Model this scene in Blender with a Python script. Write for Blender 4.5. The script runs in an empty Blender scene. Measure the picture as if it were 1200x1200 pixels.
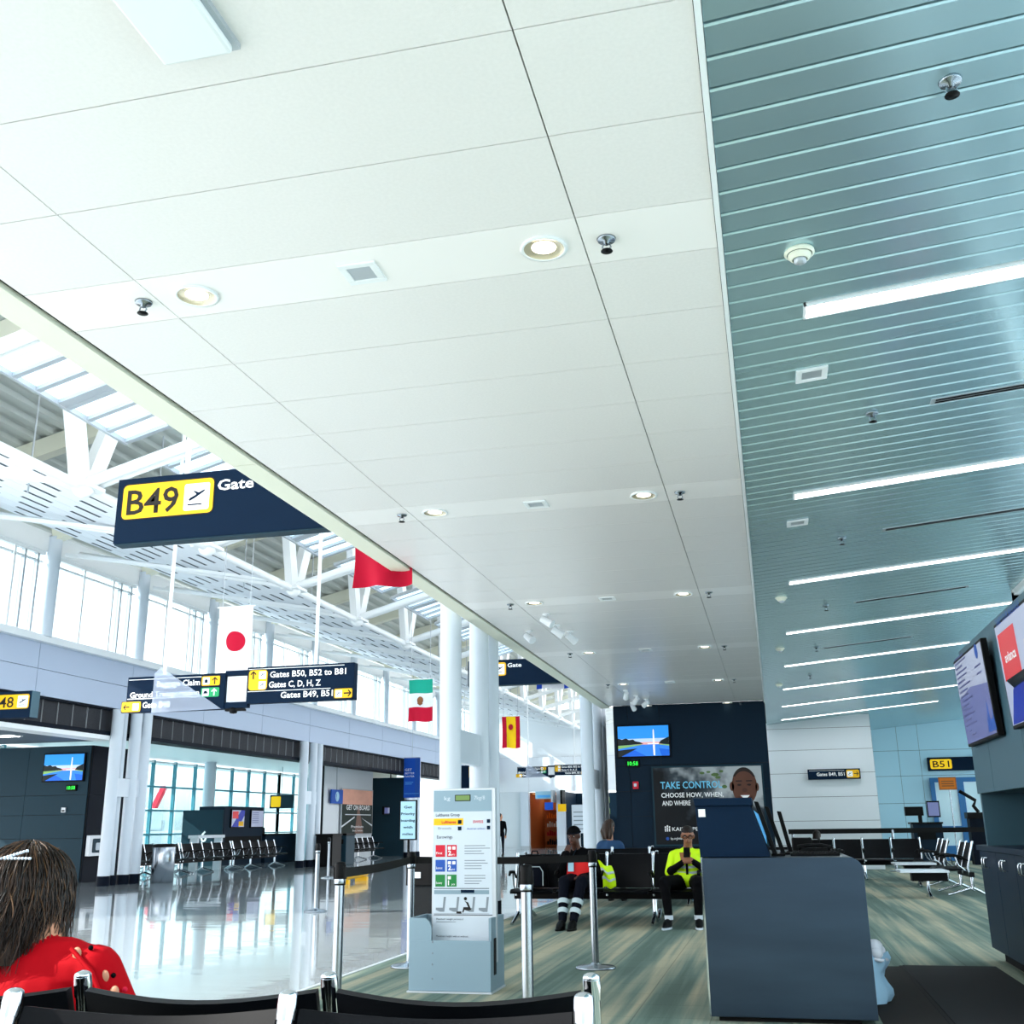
import bpy, bmesh, math, random
import numpy as np
from mathutils import Vector, Matrix
random.seed(7)
SC = bpy.context.scene
COL = SC.collection
V = Vector
# ------------------------------------------------------------------ camera
YAW, PITCH, ROLL, FPX = 0.2318477, 0.29000903, -0.0130901, 1234.76
EYE = V((0, 0, 1.2))
fw = V((-math.sin(YAW)*math.cos(PITCH), math.cos(YAW)*math.cos(PITCH), math.sin(PITCH)))
_r = V((math.cos(YAW), math.sin(YAW), 0)); _u = _r.cross(fw)
RT = math.cos(ROLL)*_r + math.sin(ROLL)*_u
UP = -math.sin(ROLL)*_r + math.cos(ROLL)*_u
cd = bpy.data.cameras.new('camera'); cam = bpy.data.objects.new('camera', cd); COL.objects.link(cam)
cam.matrix_world = Matrix(((RT.x, UP.x, -fw.x, EYE.x), (RT.y, UP.y, -fw.y, EYE.y), (RT.z, UP.z, -fw.z, EYE.z), (0, 0, 0, 1)))
cd.sensor_width = 36; cd.lens = FPX/1200*36; cd.clip_start = 0.05; cd.clip_end = 500
SC.camera = cam
# ------------------------------------------------------------------ light and exposure
SC.view_settings.view_transform = 'Standard'; SC.view_settings.look = 'None'
SC.view_settings.gamma = 1; SC.view_settings.use_curve_mapping = False
SC.view_settings.exposure = 1.05
w = bpy.data.worlds.new('sky'); SC.world = w; w.use_nodes = True
wn = w.node_tree; bg = wn.nodes['Background']
tc = wn.nodes.new('ShaderNodeTexCoord'); sx = wn.nodes.new('ShaderNodeSeparateXYZ')
cr = wn.nodes.new('ShaderNodeValToRGB')
cr.color_ramp.elements[0].position = 0.0; cr.color_ramp.elements[0].color = (0.98, 0.99, 1.0, 1)
cr.color_ramp.elements[1].position = 1.0; cr.color_ramp.elements[1].color = (0.82, 0.91, 1.0, 1)
wn.links.new(tc.outputs['Generated'], sx.inputs[0]); wn.links.new(sx.outputs['Z'], cr.inputs[0])
wn.links.new(cr.outputs[0], bg.inputs[0]); bg.inputs[1].default_value = 2.0
sl = bpy.data.lights.new('sun', 'SUN'); sun = bpy.data.objects.new('sun', sl); COL.objects.link(sun)
sl.energy = 5; sl.angle = 0.009; sl.color = (1.0, 0.96, 0.88)
sun.rotation_euler = V((1.0, 0.35, -0.62)).to_track_quat('-Z', 'Y').to_euler()

# ------------------------------------------------------------------ helpers
def ray(x, y): return fw + RT*((x-600)/FPX) - UP*((y-600)/FPX)
def onz(x, y, z): d = ray(x, y); return EYE + d*((z-EYE.z)/d.z)
def onx(x, y, X): d = ray(x, y); return EYE + d*(X/d.x)
def ony(x, y, Y): d = ray(x, y); return EYE + d*(Y/d.y)
def L(c):
    if isinstance(c, str):
        c = [int(c[i:i+2], 16)/255 for i in (0, 2, 4)]
        c = [(v/12.92 if v <= .04045 else ((v+.055)/1.055)**2.4) for v in c]
    return (c[0], c[1], c[2], 1)
MATS = {}
def mat(name, col, rough=.5, metal=0, emit=0, spec=.3, aniso=0, noise=None, bump=None, alpha=None):
    m = bpy.data.materials.new(name); m.use_nodes = True; nt = m.node_tree; b = nt.nodes['Principled BSDF']
    b.inputs['Base Color'].default_value = L(col); b.inputs['Roughness'].default_value = rough
    b.inputs['Metallic'].default_value = metal; b.inputs['Specular IOR Level'].default_value = spec
    if emit:
        b.inputs['Emission Color'].default_value = L(col); b.inputs['Emission Strength'].default_value = emit
    if alpha is not None: b.inputs['Alpha'].default_value = alpha
    co = nt.nodes.new('ShaderNodeTexCoord')
    if noise:  # (scale xyz, amount)
        mp = nt.nodes.new('ShaderNodeMapping'); mp.inputs['Scale'].default_value = noise[0]
        n = nt.nodes.new('ShaderNodeTexNoise'); n.inputs['Scale'].default_value = 1; n.inputs['Detail'].default_value = 3
        mx = nt.nodes.new('ShaderNodeMix'); mx.data_type = 'RGBA'
        c = L(col); k = noise[1]
        mx.inputs['A'].default_value = (c[0]*(1-k), c[1]*(1-k), c[2]*(1-k), 1)
        mx.inputs['B'].default_value = (min(1, c[0]*(1+k)), min(1, c[1]*(1+k)), min(1, c[2]*(1+k)), 1)
        nt.links.new(co.outputs['Object'], mp.inputs[0]); nt.links.new(mp.outputs[0], n.inputs['Vector'])
        nt.links.new(n.outputs['Fac'], mx.inputs['Factor']); nt.links.new(mx.outputs['Result'], b.inputs['Base Color'])
    if bump:  # (scale xyz, strength, distance)
        mp = nt.nodes.new('ShaderNodeMapping'); mp.inputs['Scale'].default_value = bump[0]
        n = nt.nodes.new('ShaderNodeTexNoise'); n.inputs['Scale'].default_value = 1; n.inputs['Detail'].default_value = 2
        bp = nt.nodes.new('ShaderNodeBump'); bp.inputs['Strength'].default_value = bump[1]; bp.inputs['Distance'].default_value = bump[2]
        nt.links.new(co.outputs['Object'], mp.inputs[0]); nt.links.new(mp.outputs[0], n.inputs['Vector'])
        nt.links.new(n.outputs['Fac'], bp.inputs['Height']); nt.links.new(bp.outputs[0], b.inputs['Normal'])
    MATS[name] = m; return m
ORG = {}
class MB:
    def __init__(s): s.v = []; s.f = []; s.m = []; s.mi = 0; s.sm = []
    def add(s, vs, fs, smooth=False):
        o = len(s.v); s.v += [tuple(v) for v in vs]
        for f in fs: s.f.append([i+o for i in f]); s.m.append(s.mi); s.sm.append(smooth)
        return s
    def box(s, a, b, rot=None, c=None):
        x0, y0, z0 = a; x1, y1, z1 = b
        vs = [V(p) for p in ((x0,y0,z0),(x1,y0,z0),(x1,y1,z0),(x0,y1,z0),(x0,y0,z1),(x1,y0,z1),(x1,y1,z1),(x0,y1,z1))]
        if rot is not None:
            c = V(c) if c else (V(a)+V(b))/2
            vs = [c + rot @ (v-c) for v in vs]
        return s.add(vs, [(0,3,2,1),(4,5,6,7),(0,1,5,4),(1,2,6,5),(2,3,7,6),(3,0,4,7)])
    def bar(s, p, q, wx, wy=None, ref=(0,0,1)):
        p = V(p); q = V(q); d = (q-p).normalized(); r = V(ref)
        if abs(d.dot(r)) > .95: r = V((1,0,0))
        a = d.cross(r).normalized(); b = a.cross(d); wy = wy or wx
        a = a*wx/2; b = b*wy/2
        vs = [p-a-b, p+a-b, p+a+b, p-a+b, q-a-b, q+a-b, q+a+b, q-a+b]
        return s.add(vs, [(0,1,2,3),(4,7,6,5),(0,4,5,1),(1,5,6,2),(2,6,7,3),(3,7,4,0)])
    def tube(s, pts, r, n=10, caps=True):
        pts = [V(p) for p in pts]; k = len(pts); rs = r if isinstance(r, (list, tuple)) else [r]*k
        rings = []; pa = None
        for i, p in enumerate(pts):
            d = (pts[min(i+1, k-1)]-pts[max(i-1, 0)]).normalized()
            if pa is None:
                ref = V((0,0,1)) if abs(d.z) < .9 else V((1,0,0)); a = d.cross(ref).normalized()
            else:
                a = (pa - d*pa.dot(d)).normalized()
            pa = a; b = d.cross(a)
            rings.append([p + (a*math.cos(2*math.pi*j/n) + b*math.sin(2*math.pi*j/n))*rs[i] for j in range(n)])
        vs = [v for g in rings for v in g]; fs = []
        for i in range(k-1):
            for j in range(n): fs.append((i*n+j, i*n+(j+1)%n, (i+1)*n+(j+1)%n, (i+1)*n+j))
        s.add(vs, fs, True)
        if caps: s.add(rings[0], [tuple(range(n-1,-1,-1))]); s.add(rings[-1], [tuple(range(n))])
        return s
    def cyl(s, p, q, r, r2=None, n=16): return s.tube([p, q], [r, r if r2 is None else r2], n)
    def lathe(s, prof, c=(0,0,0), n=20, axis=None):
        c = V(c); vs = []; k = len(prof); M = axis
        for (r, z) in prof:
            for j in range(n):
                v = V((r*math.cos(2*math.pi*j/n), r*math.sin(2*math.pi*j/n), z))
                vs.append(c + (M @ v if M else v))
        fs = [(i*n+j, i*n+(j+1)%n, (i+1)*n+(j+1)%n, (i+1)*n+j) for i in range(k-1) for j in range(n)]
        return s.add(vs, fs, True)
    def ball(s, c, r, n=12, m=8):
        r = (r, r, r) if not isinstance(r, (tuple, list)) else r; c = V(c); vs = []
        for i in range(m+1):
            t = math.pi*i/m
            for j in range(n):
                a = 2*math.pi*j/n; vs.append(c+V((r[0]*math.sin(t)*math.cos(a), r[1]*math.sin(t)*math.sin(a), r[2]*math.cos(t))))
        fs = [(i*n+j, (i+1)*n+j, (i+1)*n+(j+1)%n, i*n+(j+1)%n) for i in range(m) for j in range(n)]
        return s.add(vs, fs, True)
    def prism(s, front, off):
        off = V(off); front = [V(p) for p in front]; n = len(front); back = [p+off for p in front]
        fs = [tuple(range(n)), tuple(range(2*n-1, n-1, -1))] + [(i, i+n, (i+1)%n+n, (i+1)%n) for i in range(n)]
        return s.add(front+back, fs)
    def grid(s, fn, nu, nv, thick=0, smooth=True):
        P = [[V(fn(i/nu, j/nv)) for i in range(nu+1)] for j in range(nv+1)]
        W = nu+1; vs = [p for row in P for p in row]
        fs = [(j*W+i, j*W+i+1, (j+1)*W+i+1, (j+1)*W+i) for j in range(nv) for i in range(nu)]
        if thick:
            nrm = (P[0][1]-P[0][0]).cross(P[1][0]-P[0][0]).normalized()*thick
            o = len(vs); vs2 = [v-nrm for v in vs]
            fs2 = [tuple(reversed([i+o for i in f])) for f in fs]
            ed = [i for i in range(W)] + [j*W+nu for j in range(1, nv+1)] + [nv*W+i for i in range(nu-1, -1, -1)] + [j*W for j in range(nv-1, 0, -1)]
            fs3 = [(ed[k], ed[k]+o, ed[(k+1)%len(ed)]+o, ed[(k+1)%len(ed)]) for k in range(len(ed))]
            s.add(vs+vs2, fs+fs2, smooth)
            s.add([ (vs+vs2)[i] for i in range(len(vs)*2)], fs3) if False else s.add(vs+vs2, fs3)
            return s
        return s.add(vs, fs, smooth)
    def build(s, name, mats, parent=None, kind=None, label=None, bevel=0, cat=None, group=None):
        me = bpy.data.meshes.new(name); o3 = ORG.get(parent, V((0,0,0))) if parent else V((0,0,0))
        me.from_pydata([(v[0]-o3.x, v[1]-o3.y, v[2]-o3.z) for v in s.v], [], s.f)
        mats = mats if isinstance(mats, (list, tuple)) else [mats]
        for m in mats: me.materials.append(MATS[m] if isinstance(m, str) else m)
        me.polygons.foreach_set('material_index', s.m); me.polygons.foreach_set('use_smooth', s.sm)
        me.update()
        o = bpy.data.objects.new(name, me); COL.objects.link(o)
        if parent: o.parent = parent; ORG[o] = o3
        if kind: o['kind'] = kind
        if label: o['label'] = label
        if cat: o['category'] = cat
        if group: o['group'] = group
        if bevel:
            b = o.modifiers.new('bevel', 'BEVEL'); b.width = bevel; b.segments = 2; b.limit_method = 'ANGLE'
        return o
def thing(name, loc, label, cat, group=None):
    o = bpy.data.objects.new(name, None); COL.objects.link(o); o.location = loc; o.empty_display_size = .1
    o['label'] = label; o['category'] = cat; ORG[o] = V(loc)
    if group: o['group'] = group
    return o
def struct(name, loc=(0,0,0)):
    o = bpy.data.objects.new(name, None); COL.objects.link(o); o.location = loc; o['kind'] = 'structure'; ORG[o] = V(loc); return o
KIDS = {}
def kids(o):
    return [c for c in bpy.data.objects if c.parent == o]
def copy_tree(o, parent=None):
    c = o.copy(); COL.objects.link(c)
    if parent: c.parent = parent
    for ch in kids(o): copy_tree(ch, c)
    return c
def place_copy(proto, loc, rz, label, first=False):
    o = proto if first else copy_tree(proto)
    o.location = loc; o.rotation_euler = (0, 0, rz); o['label'] = label; return o
def inst(src, parent, off, name=None):
    o = src.copy(); COL.objects.link(o); o.parent = parent; o.location = V(src.location)+V(off)
    if name: o.name = name
    return o
class Fr:
    def __init__(s, o, u, v=(0,0,1)): s.o = V(o); s.u = V(u).normalized(); s.v = V(v).normalized(); s.n = s.u.cross(s.v)
    def p(s, u, v, d=0): return s.o + s.u*u + s.v*v + s.n*d
def FY(o): return Fr(o, (1,0,0))      # faces the camera side (-Y)
def FX(o): return Fr(o, (0,1,0))      # faces +X
def FN(o): return Fr(o, (0,-1,0))     # faces -X
def rect(u0, v0, u1, v1): return [(u0,v0),(u1,v0),(u1,v1),(u0,v1)]
def rrect(u0, v0, u1, v1, r, n=4):
    out = []
    for cx, cy, a0 in ((u1-r, v0+r, -90), (u1-r, v1-r, 0), (u0+r, v1-r, 90), (u0+r, v0+r, 180)):
        for i in range(n+1):
            a = math.radians(a0+90*i/n); out.append((cx+r*math.cos(a), cy+r*math.sin(a)))
    return out
def disc(u, v, r, n=20, ry=None): return [(u+r*math.cos(2*math.pi*i/n), v+(ry or r)*math.sin(2*math.pi*i/n)) for i in range(n)]
def flat(name, fr, polys, m, parent, d=.0, t=.004, **k):
    b = MB()
    if polys and not isinstance(polys[0], list): polys = [polys]
    for q in polys: b.prism([fr.p(u, v, d+t) for u, v in q], fr.n*-t)
    return b.build(name, m, parent, **k)
def text(fr, s, u, v, h, m, parent, d=.004, align='L', width=None, bold=0, name='lettering', t=.001, spacing=1.0):
    cu = bpy.data.curves.new('t', 'FONT'); cu.body = s; cu.size = 1; cu.extrude = 0; cu.offset = bold; cu.space_character = spacing
    cu.resolution_u = 2
    ob = bpy.data.objects.new('t', cu); COL.objects.link(ob)
    bpy.context.view_layer.update()
    me = bpy.data.meshes.new_from_object(ob.evaluated_get(bpy.context.evaluated_depsgraph_get()))
    bpy.data.objects.remove(ob); bpy.data.curves.remove(cu)
    n = len(me.vertices); co = np.empty(n*3, 'f'); me.vertices.foreach_get('co', co); co = co.reshape(-1, 3)
    lo = co[:, 0].min(); hi = co[:, 0].max()
    sc = h/0.70; sxx = sc if not width else width/(hi-lo)
    W = (hi-lo)*sxx; x0 = u if align == 'L' else (u-W/2 if align == 'C' else u-W)
    o3 = ORG.get(parent, V((0,0,0)))
    pts = [fr.p(x0+(c[0]-lo)*sxx, v+c[1]*sc, d+t)-o3 for c in co]
    me.vertices.foreach_set('co', [x for p in pts for x in p]); me.materials.clear(); me.materials.append(MATS[m]); me.update()
    me.name = name
    o = bpy.data.objects.new(name, me); COL.objects.link(o); o.parent = parent; ORG[o] = o3
    return o
def plane_icon(fr, u, v, s, m, parent, d, land=True):
    pts = [(-.42,-.12),(-.36,-.2),(-.1,-.06),(.02,-.0),(.36,.22),(.46,.32),(.38,.33),(.12,.2),(-.12,.3),(-.2,.27),(-.02,.12),(-.16,.04),(-.34,-.04)]
    ps = [[(u+a*s, v+b*s) for a, b in pts]]
    if land: ps.append(rect(u-.45*s, v-.42*s, u+.3*s, v-.35*s))
    # split concave outline into a fuselage strip and a wing
    fus = [(-.42,-.12),(-.36,-.2),(-.1,-.07),(.02,-.0),(.36,.22),(.46,.32),(.38,.33),(.1,.2),(-.1,.07),(-.34,-.04)]
    wing = [(-.1,.07),(.1,.2),(-.12,.3),(-.2,.27),(-.02,.14)]
    ps = [[(u+a*s, v+b*s) for a, b in q] for q in (fus, wing)] + ps[1:]
    return flat('plane_symbol', fr, ps, m, parent, d, .001)
def arrow(fr, u, v, s, ang, m, parent, d):
    c, si = math.cos(math.radians(ang)), math.sin(math.radians(ang))
    def r(q): return [(u+(a*c-b*si)*s, v+(a*si+b*c)*s) for a, b in q]
    return flat('arrow_symbol', fr, [r(rect(-.45,-.08,.40,.08)), r([(.02,.34),(.34,.0),(.52,0),(.16,.40)]), r([(.02,-.34),(.16,-.40),(.52,0),(.34,0)])], m, parent, d, .001)
# ------------------------------------------------------------------ materials
mat('white_panel', 'f0eeec', .24, spec=.5, noise=((3, 3, 3), .02))
mat('plain_panel', 'f8f5f3', .24, noise=((2, 2, 2), .015))
mat('perf_panel', 'edeae8', .24, noise=((60, 60, 60), .05), bump=((220, 220, 220), .25, .002))
mat('cream', 'e9ead8', .5, noise=((2, 2, 2), .02)); mat('dark_gap', '15191d', .8)
mat('white_trim', 'eef2f4', .4, noise=((2, 2, 2), .02)); mat('white_paint', 'e6ebf0', .4, noise=((1.5, 1.5, .5), .03))
mat('column_paint', 'ced8e2', .3, noise=((2, 2, .5), .03)); mat('deck', 'c9cfc9', .55, noise=((1, 1, 1), .05))
mat('truss', 'eff3f5', .4, noise=((3, 3, 3), .02)); mat('wall_blue_white', 'b4c2d8', .42, noise=((1, 1, 1), .02))
mat('acoustic', 'e8edf3', .5, noise=((2, 2, 2), .03)); mat('slot_dark', '3c4650', .7)
mat('navy', '0e2232', .55, spec=.1, noise=((2, 2, 2), .06)); mat('navy_sign', '0a1e33', .6, spec=.06, noise=((3, 3, 3), .05))
mat('navy_dark', '050f1d', .55, spec=.08, noise=((3, 3, 3), .06)); mat('teal_wall', '15323f', .5, spec=.15, noise=((2, 2, 2), .06))
mat('grey_wall', 'd4dbe0', .35, noise=((1, 1, 1), .02)); mat('blue_wall', 'b4def0', .4, noise=((1, 1, 1), .03))
mat('blue_frame', '2f6fa8', .4, noise=((3, 3, 3), .05)); mat('yellow', 'f0b800', .45, noise=((5, 5, 5), .02))
mat('yellow_light', 'fdc80c', .45, emit=.2); mat('green', '0f9a5c', .45); mat('white_ink', 'f7f9fa', .5); mat('black_ink', '14110c', .6)
mat('red', 'a80a22', .7, noise=((4, 4, 4), .08)); mat('flag_white', 'eef2fb', .8, noise=((3, 3, 3), .03)); mat('flag_red', 'c00430', .8, noise=((4, 4, 4), .05))
mat('flag_green', '18a58c', .8); mat('flag_yellow', 'f3c50a', .8); mat('flag_blue', '1b49c4', .8); mat('brown', '8b5a36', .7)
mat('black_seat', '04060b', .5, spec=.1, noise=((20, 20, 20), .15)); mat('black_plastic', '040507', .5, spec=.12, noise=((8, 8, 8), .1)); mat('black_matte', '050608', .9)
mat('chrome', 'c9d0d8', .12, 1, noise=((6, 6, 6), .03)); mat('steel', '9aa2aa', .22, 1, noise=((4, 4, 30), .05)); mat('belt', '030405', .85, noise=((30, 30, 30), .1))
mat('brushed', '3b4857', .38, 1, noise=((1.2, 1.2, 5.5), .28), bump=((1, 1, 5), .08, .02))
mat('kiosk_grey', '7f97a4', .45, .25, noise=((2, 2, 2), .03)); mat('print_white', 'c3ced8', .4, noise=((3, 3, 3), .02)); mat('silver', 'b9c0c6', .4, .4)
mat('grille_mesh', '2b2d33', .7, noise=((40, 40, 40), .5), bump=((60, 60, 60), .6, .01)); mat('grille_edge', '8b8f94', .5); mat('lounge_ceiling', '55626e', .6, noise=((1, 1, 1), .05)); mat('lamp', 'ffffff', .5, emit=9.0); mat('warm_lamp', 'fff3d8', .5, emit=5); mat('reflector', 'e9ddc4', .25, .6)
mat('hivis', 'c6f000', .6); mat('retro', 'aebfc4', .5); mat('skin_dark', '4a2c22', .5); mat('skin', 'b98468', .5); mat('skin_mid', '8a5c45', .5)
mat('hair_brown', '2e1d12', .45); mat('hair_dark2', '120b08', .45); mat('hair_light', '513822', .4); mat('hair_dark', '140d0b', .6); mat('cloth_black', '040508', .85, spec=.08, noise=((10, 10, 10), .15)); mat('cloth_navy', '070b16', .85, spec=.08, noise=((10, 10, 10), .12))
mat('cloth_red', 'c3122a', .75, noise=((6, 6, 6), .06)); mat('red_vest', 'd81a1c', .7, noise=((6, 6, 6), .06)); mat('denim', '23456b', .8); mat('shirt_red', 'a00412', .8, spec=.08, noise=((5, 5, 5), .08))
mat('door_daylight', 'd4f0fa', .15); mat('paper_blue', '9fc8dc', .5); mat('grey_print', '7d8790', .6); mat('red_print', 'c8102e', .5); mat('blue_print', '1d50a8', .5); mat('green_print', '167a3a', .5)
mat('lcd', '6c8a4a', .4); mat('cabinet_blue', '102438', .45, spec=.15, noise=((2, 2, 2), .06)); mat('cabinet_grey', '3c5d6b', .45, noise=((2, 2, 2), .05)); mat('table_white', 'dbe2ea', .3)
mat('wood', 'b0602a', .5, noise=((6, 1, 1), .15)); mat('warm_glow', 'ffb870', .5, emit=.5); mat('orange', 'e07a1e', .6); mat('bag_blue', '9cc3dc', .5); mat('bag_white', 'dfe3ec', .45)
mat('screen_pale', 'a9b0c8', .2, emit=.12); mat('screen_shade', '6f75a8', .2, emit=.1); mat('screen_red', 'd0343a', .2, emit=.12); mat('screen_blue', '1a2b96', .2, emit=.12); mat('screen_ink', '4a4f86', .4); mat('screen_black', '06070a', .15)
mat('led_green', '2dff4a', .5, emit=.5); mat('banner_blue', '0d4fb8', .5); mat('banner_light', '5fb4f2', .5)
mat('photo_sky', '9aa0a6', .4, noise=((1.5, 1.5, 1.5), .5)); mat('photo_dark', '0b1016', .5, noise=((2.5, 2.5, 2.5), .6)); mat('photo_green', '4f6a3a', .5, noise=((8, 8, 8), .5))
mat('poster_cyan', '74cdf0', .5); mat('face', '5a3527', .5, noise=((5, 5, 5), .2)); mat('face_dark', '1c0f0c', .5); mat('lip', '6b3a33', .5); mat('sunset', 'd9a08a', .5, noise=((1, 1, 3), .25)); mat('forest', '1f2a26', .6, noise=((4, 4, 4), .5)); mat('road', '7d5f55', .6)
mat('mat_dark', '0d1216', .9, noise=((40, 40, 40), .2)); mat('mat_brown', '100e0b', .9, noise=((40, 40, 40), .2)); mat('trunk_metal', 'c6cdd4', .3, .8)
mat('tarmac', 'b9bdbd', .8, noise=((.2, .2, .2), .06)); mat('plane_white', 'eef3f6', .4); mat('tail_red', 'e0203a', .4); mat('tail_yellow', 'f2d21a', .4); mat('tail_blue', '2b4aa0', .4); mat('teal_mullion', '4f94a4', .4); mat('cream_wall', 'e6e8da', .5); mat('sticker', 'eef2f5', .5)
for nm, c, e in (('mon_sky','2a8fe8',.28),('mon_low','b5cdf0',.28),('mon_tree','0b1a1c',.1),('mon_water','2f7fe0',.28),('mon_white','f2ecec',.28),('mon_pink','e8a4a0',.28),('mon_grass','7fae62',.28),('mon_deep','1560d0',.28)):
    mat(nm, c, .3, emit=e, spec=.2)
def glass(name, tint, k=.08):
    m = bpy.data.materials.new(name); m.use_nodes = True; nt = m.node_tree; nt.nodes.clear()
    o = nt.nodes.new('ShaderNodeOutputMaterial'); t = nt.nodes.new('ShaderNodeBsdfTransparent'); g = nt.nodes.new('ShaderNodeBsdfGlossy')
    t.inputs[0].default_value = L(tint); g.inputs[1].default_value = .02
    f = nt.nodes.new('ShaderNodeLayerWeight'); f.inputs[0].default_value = .25
    mx = nt.nodes.new('ShaderNodeMixShader'); mm = nt.nodes.new('ShaderNodeMath'); mm.operation = 'MULTIPLY'; mm.inputs[1].default_value = .5
    nt.links.new(f.outputs['Fresnel'], mm.inputs[0]); nt.links.new(mm.outputs[0], mx.inputs[0])
    nt.links.new(t.outputs[0], mx.inputs[1]); nt.links.new(g.outputs[0], mx.inputs[2]); nt.links.new(mx.outputs[0], o.inputs[0]); MATS[name] = m
glass('glass', 'f2fafc'); glass('glass_teal', 'e4f4f6')
def translucent(name, col, a):
    m = bpy.data.materials.new(name); m.use_nodes = True; nt = m.node_tree; nt.nodes.clear()
    o = nt.nodes.new('ShaderNodeOutputMaterial'); t = nt.nodes.new('ShaderNodeBsdfTransparent'); g = nt.nodes.new('ShaderNodeBsdfDiffuse'); tr = nt.nodes.new('ShaderNodeBsdfTranslucent')
    g.inputs[0].default_value = L(col); tr.inputs[0].default_value = L(col)
    ad = nt.nodes.new('ShaderNodeAddShader'); mx = nt.nodes.new('ShaderNodeMixShader'); mx.inputs[0].default_value = a
    nt.links.new(g.outputs[0], ad.inputs[0]); nt.links.new(tr.outputs[0], ad.inputs[1])
    nt.links.new(t.outputs[0], mx.inputs[1]); nt.links.new(ad.outputs[0], mx.inputs[2]); nt.links.new(mx.outputs[0], o.inputs[0]); MATS[name] = m
translucent('pale_see_through', 'aab2c0', .32); translucent('diffuser', 'e6ecf2', .9)
def carpet_mat():
    m = bpy.data.materials.new('carpet'); m.use_nodes = True; nt = m.node_tree; b = nt.nodes['Principled BSDF']; b.inputs['Roughness'].default_value = .9; b.inputs['Specular IOR Level'].default_value = .2
    co = nt.nodes.new('ShaderNodeTexCoord')
    def nz(sc, det, dist=0):
        mp = nt.nodes.new('ShaderNodeMapping'); mp.inputs['Scale'].default_value = sc; n = nt.nodes.new('ShaderNodeTexNoise'); n.inputs['Scale'].default_value = 1; n.inputs['Detail'].default_value = det
        nt.links.new(co.outputs['Object'], mp.inputs[0]); nt.links.new(mp.outputs[0], n.inputs['Vector']); return n.outputs['Fac']
    r = nt.nodes.new('ShaderNodeValToRGB'); e = r.color_ramp.elements
    e[0].position = .38; e[0].color = L('53675f'); e[1].position = .64; e[1].color = L('a49f88')
    x = e.new(.46); x.color = L('64776e'); x = e.new(.54); x.color = L('838b7c')
    a = nz((3.0, .13, 1), 3); f = nz((16, .4, 1), 2); g = nz((120, 120, 1), 1)
    m1 = nt.nodes.new('ShaderNodeMath'); m1.operation = 'MULTIPLY_ADD'; m1.inputs[1].default_value = .35
    s1 = nt.nodes.new('ShaderNodeMath'); s1.operation = 'SUBTRACT'; s1.inputs[1].default_value = .5
    nt.links.new(f, s1.inputs[0]); nt.links.new(s1.outputs[0], m1.inputs[0]); nt.links.new(a, m1.inputs[2])
    nt.links.new(m1.outputs[0], r.inputs[0])
    mx = nt.nodes.new('ShaderNodeMix'); mx.data_type = 'RGBA'; mx.blend_type = 'OVERLAY'; mx.inputs['Factor'].default_value = .35
    nt.links.new(r.outputs[0], mx.inputs['A']); nt.links.new(g, mx.inputs['B'])
    br = nt.nodes.new('ShaderNodeTexBrick'); br.offset = 0; br.inputs['Scale'].default_value = 1; br.inputs['Brick Width'].default_value = .5; br.inputs['Row Height'].default_value = .5; br.inputs['Mortar Size'].default_value = .004
    br.inputs['Color1'].default_value = (1,1,1,1); br.inputs['Color2'].default_value = (.93,.93,.93,1); br.inputs['Mortar'].default_value = (.6,.6,.6,1)
    nt.links.new(co.outputs['Object'], br.inputs['Vector'])
    m2 = nt.nodes.new('ShaderNodeMix'); m2.data_type = 'RGBA'; m2.blend_type = 'MULTIPLY'; m2.inputs['Factor'].default_value = 1
    nt.links.new(mx.outputs['Result'], m2.inputs['A']); nt.links.new(br.outputs['Color'], m2.inputs['B']); nt.links.new(m2.outputs['Result'], b.inputs['Base Color']); MATS['carpet'] = m
carpet_mat()
def poster_mat():
    m = bpy.data.materials.new('poster_photo'); m.use_nodes = True; nt = m.node_tree; b = nt.nodes['Principled BSDF']; b.inputs['Roughness'].default_value = .4; b.inputs['Specular IOR Level'].default_value = .15
    co = nt.nodes.new('ShaderNodeTexCoord'); sp = nt.nodes.new('ShaderNodeSeparateXYZ'); nt.links.new(co.outputs['Object'], sp.inputs[0])
    n = nt.nodes.new('ShaderNodeTexNoise'); n.inputs['Scale'].default_value = 2.2; n.inputs['Detail'].default_value = 3; nt.links.new(co.outputs['Object'], n.inputs['Vector'])
    def ma(op, x, y, z=None):
        q = nt.nodes.new('ShaderNodeMath'); q.operation = op
        for i, v in enumerate((x, y, z)):
            if v is None: continue
            if isinstance(v, (int, float)): q.inputs[i].default_value = v
            else: nt.links.new(v, q.inputs[i])
        return q.outputs[0]
    f = ma('MULTIPLY_ADD', sp.outputs['X'], .22, ma('MULTIPLY_ADD', sp.outputs['Z'], .30, ma('MULTIPLY_ADD', n.outputs['Fac'], 1.1, -.12)))
    r = nt.nodes.new('ShaderNodeValToRGB'); e = r.color_ramp.elements; e[0].position = .62; e[0].color = L('0a1016'); e[1].position = 1.0; e[1].color = L('aab0b4'); x = e.new(.8); x.color = L('39424a')
    nt.links.new(f, r.inputs[0]); nt.links.new(r.outputs[0], b.inputs['Base Color']); MATS['poster_photo'] = m
poster_mat()
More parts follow.
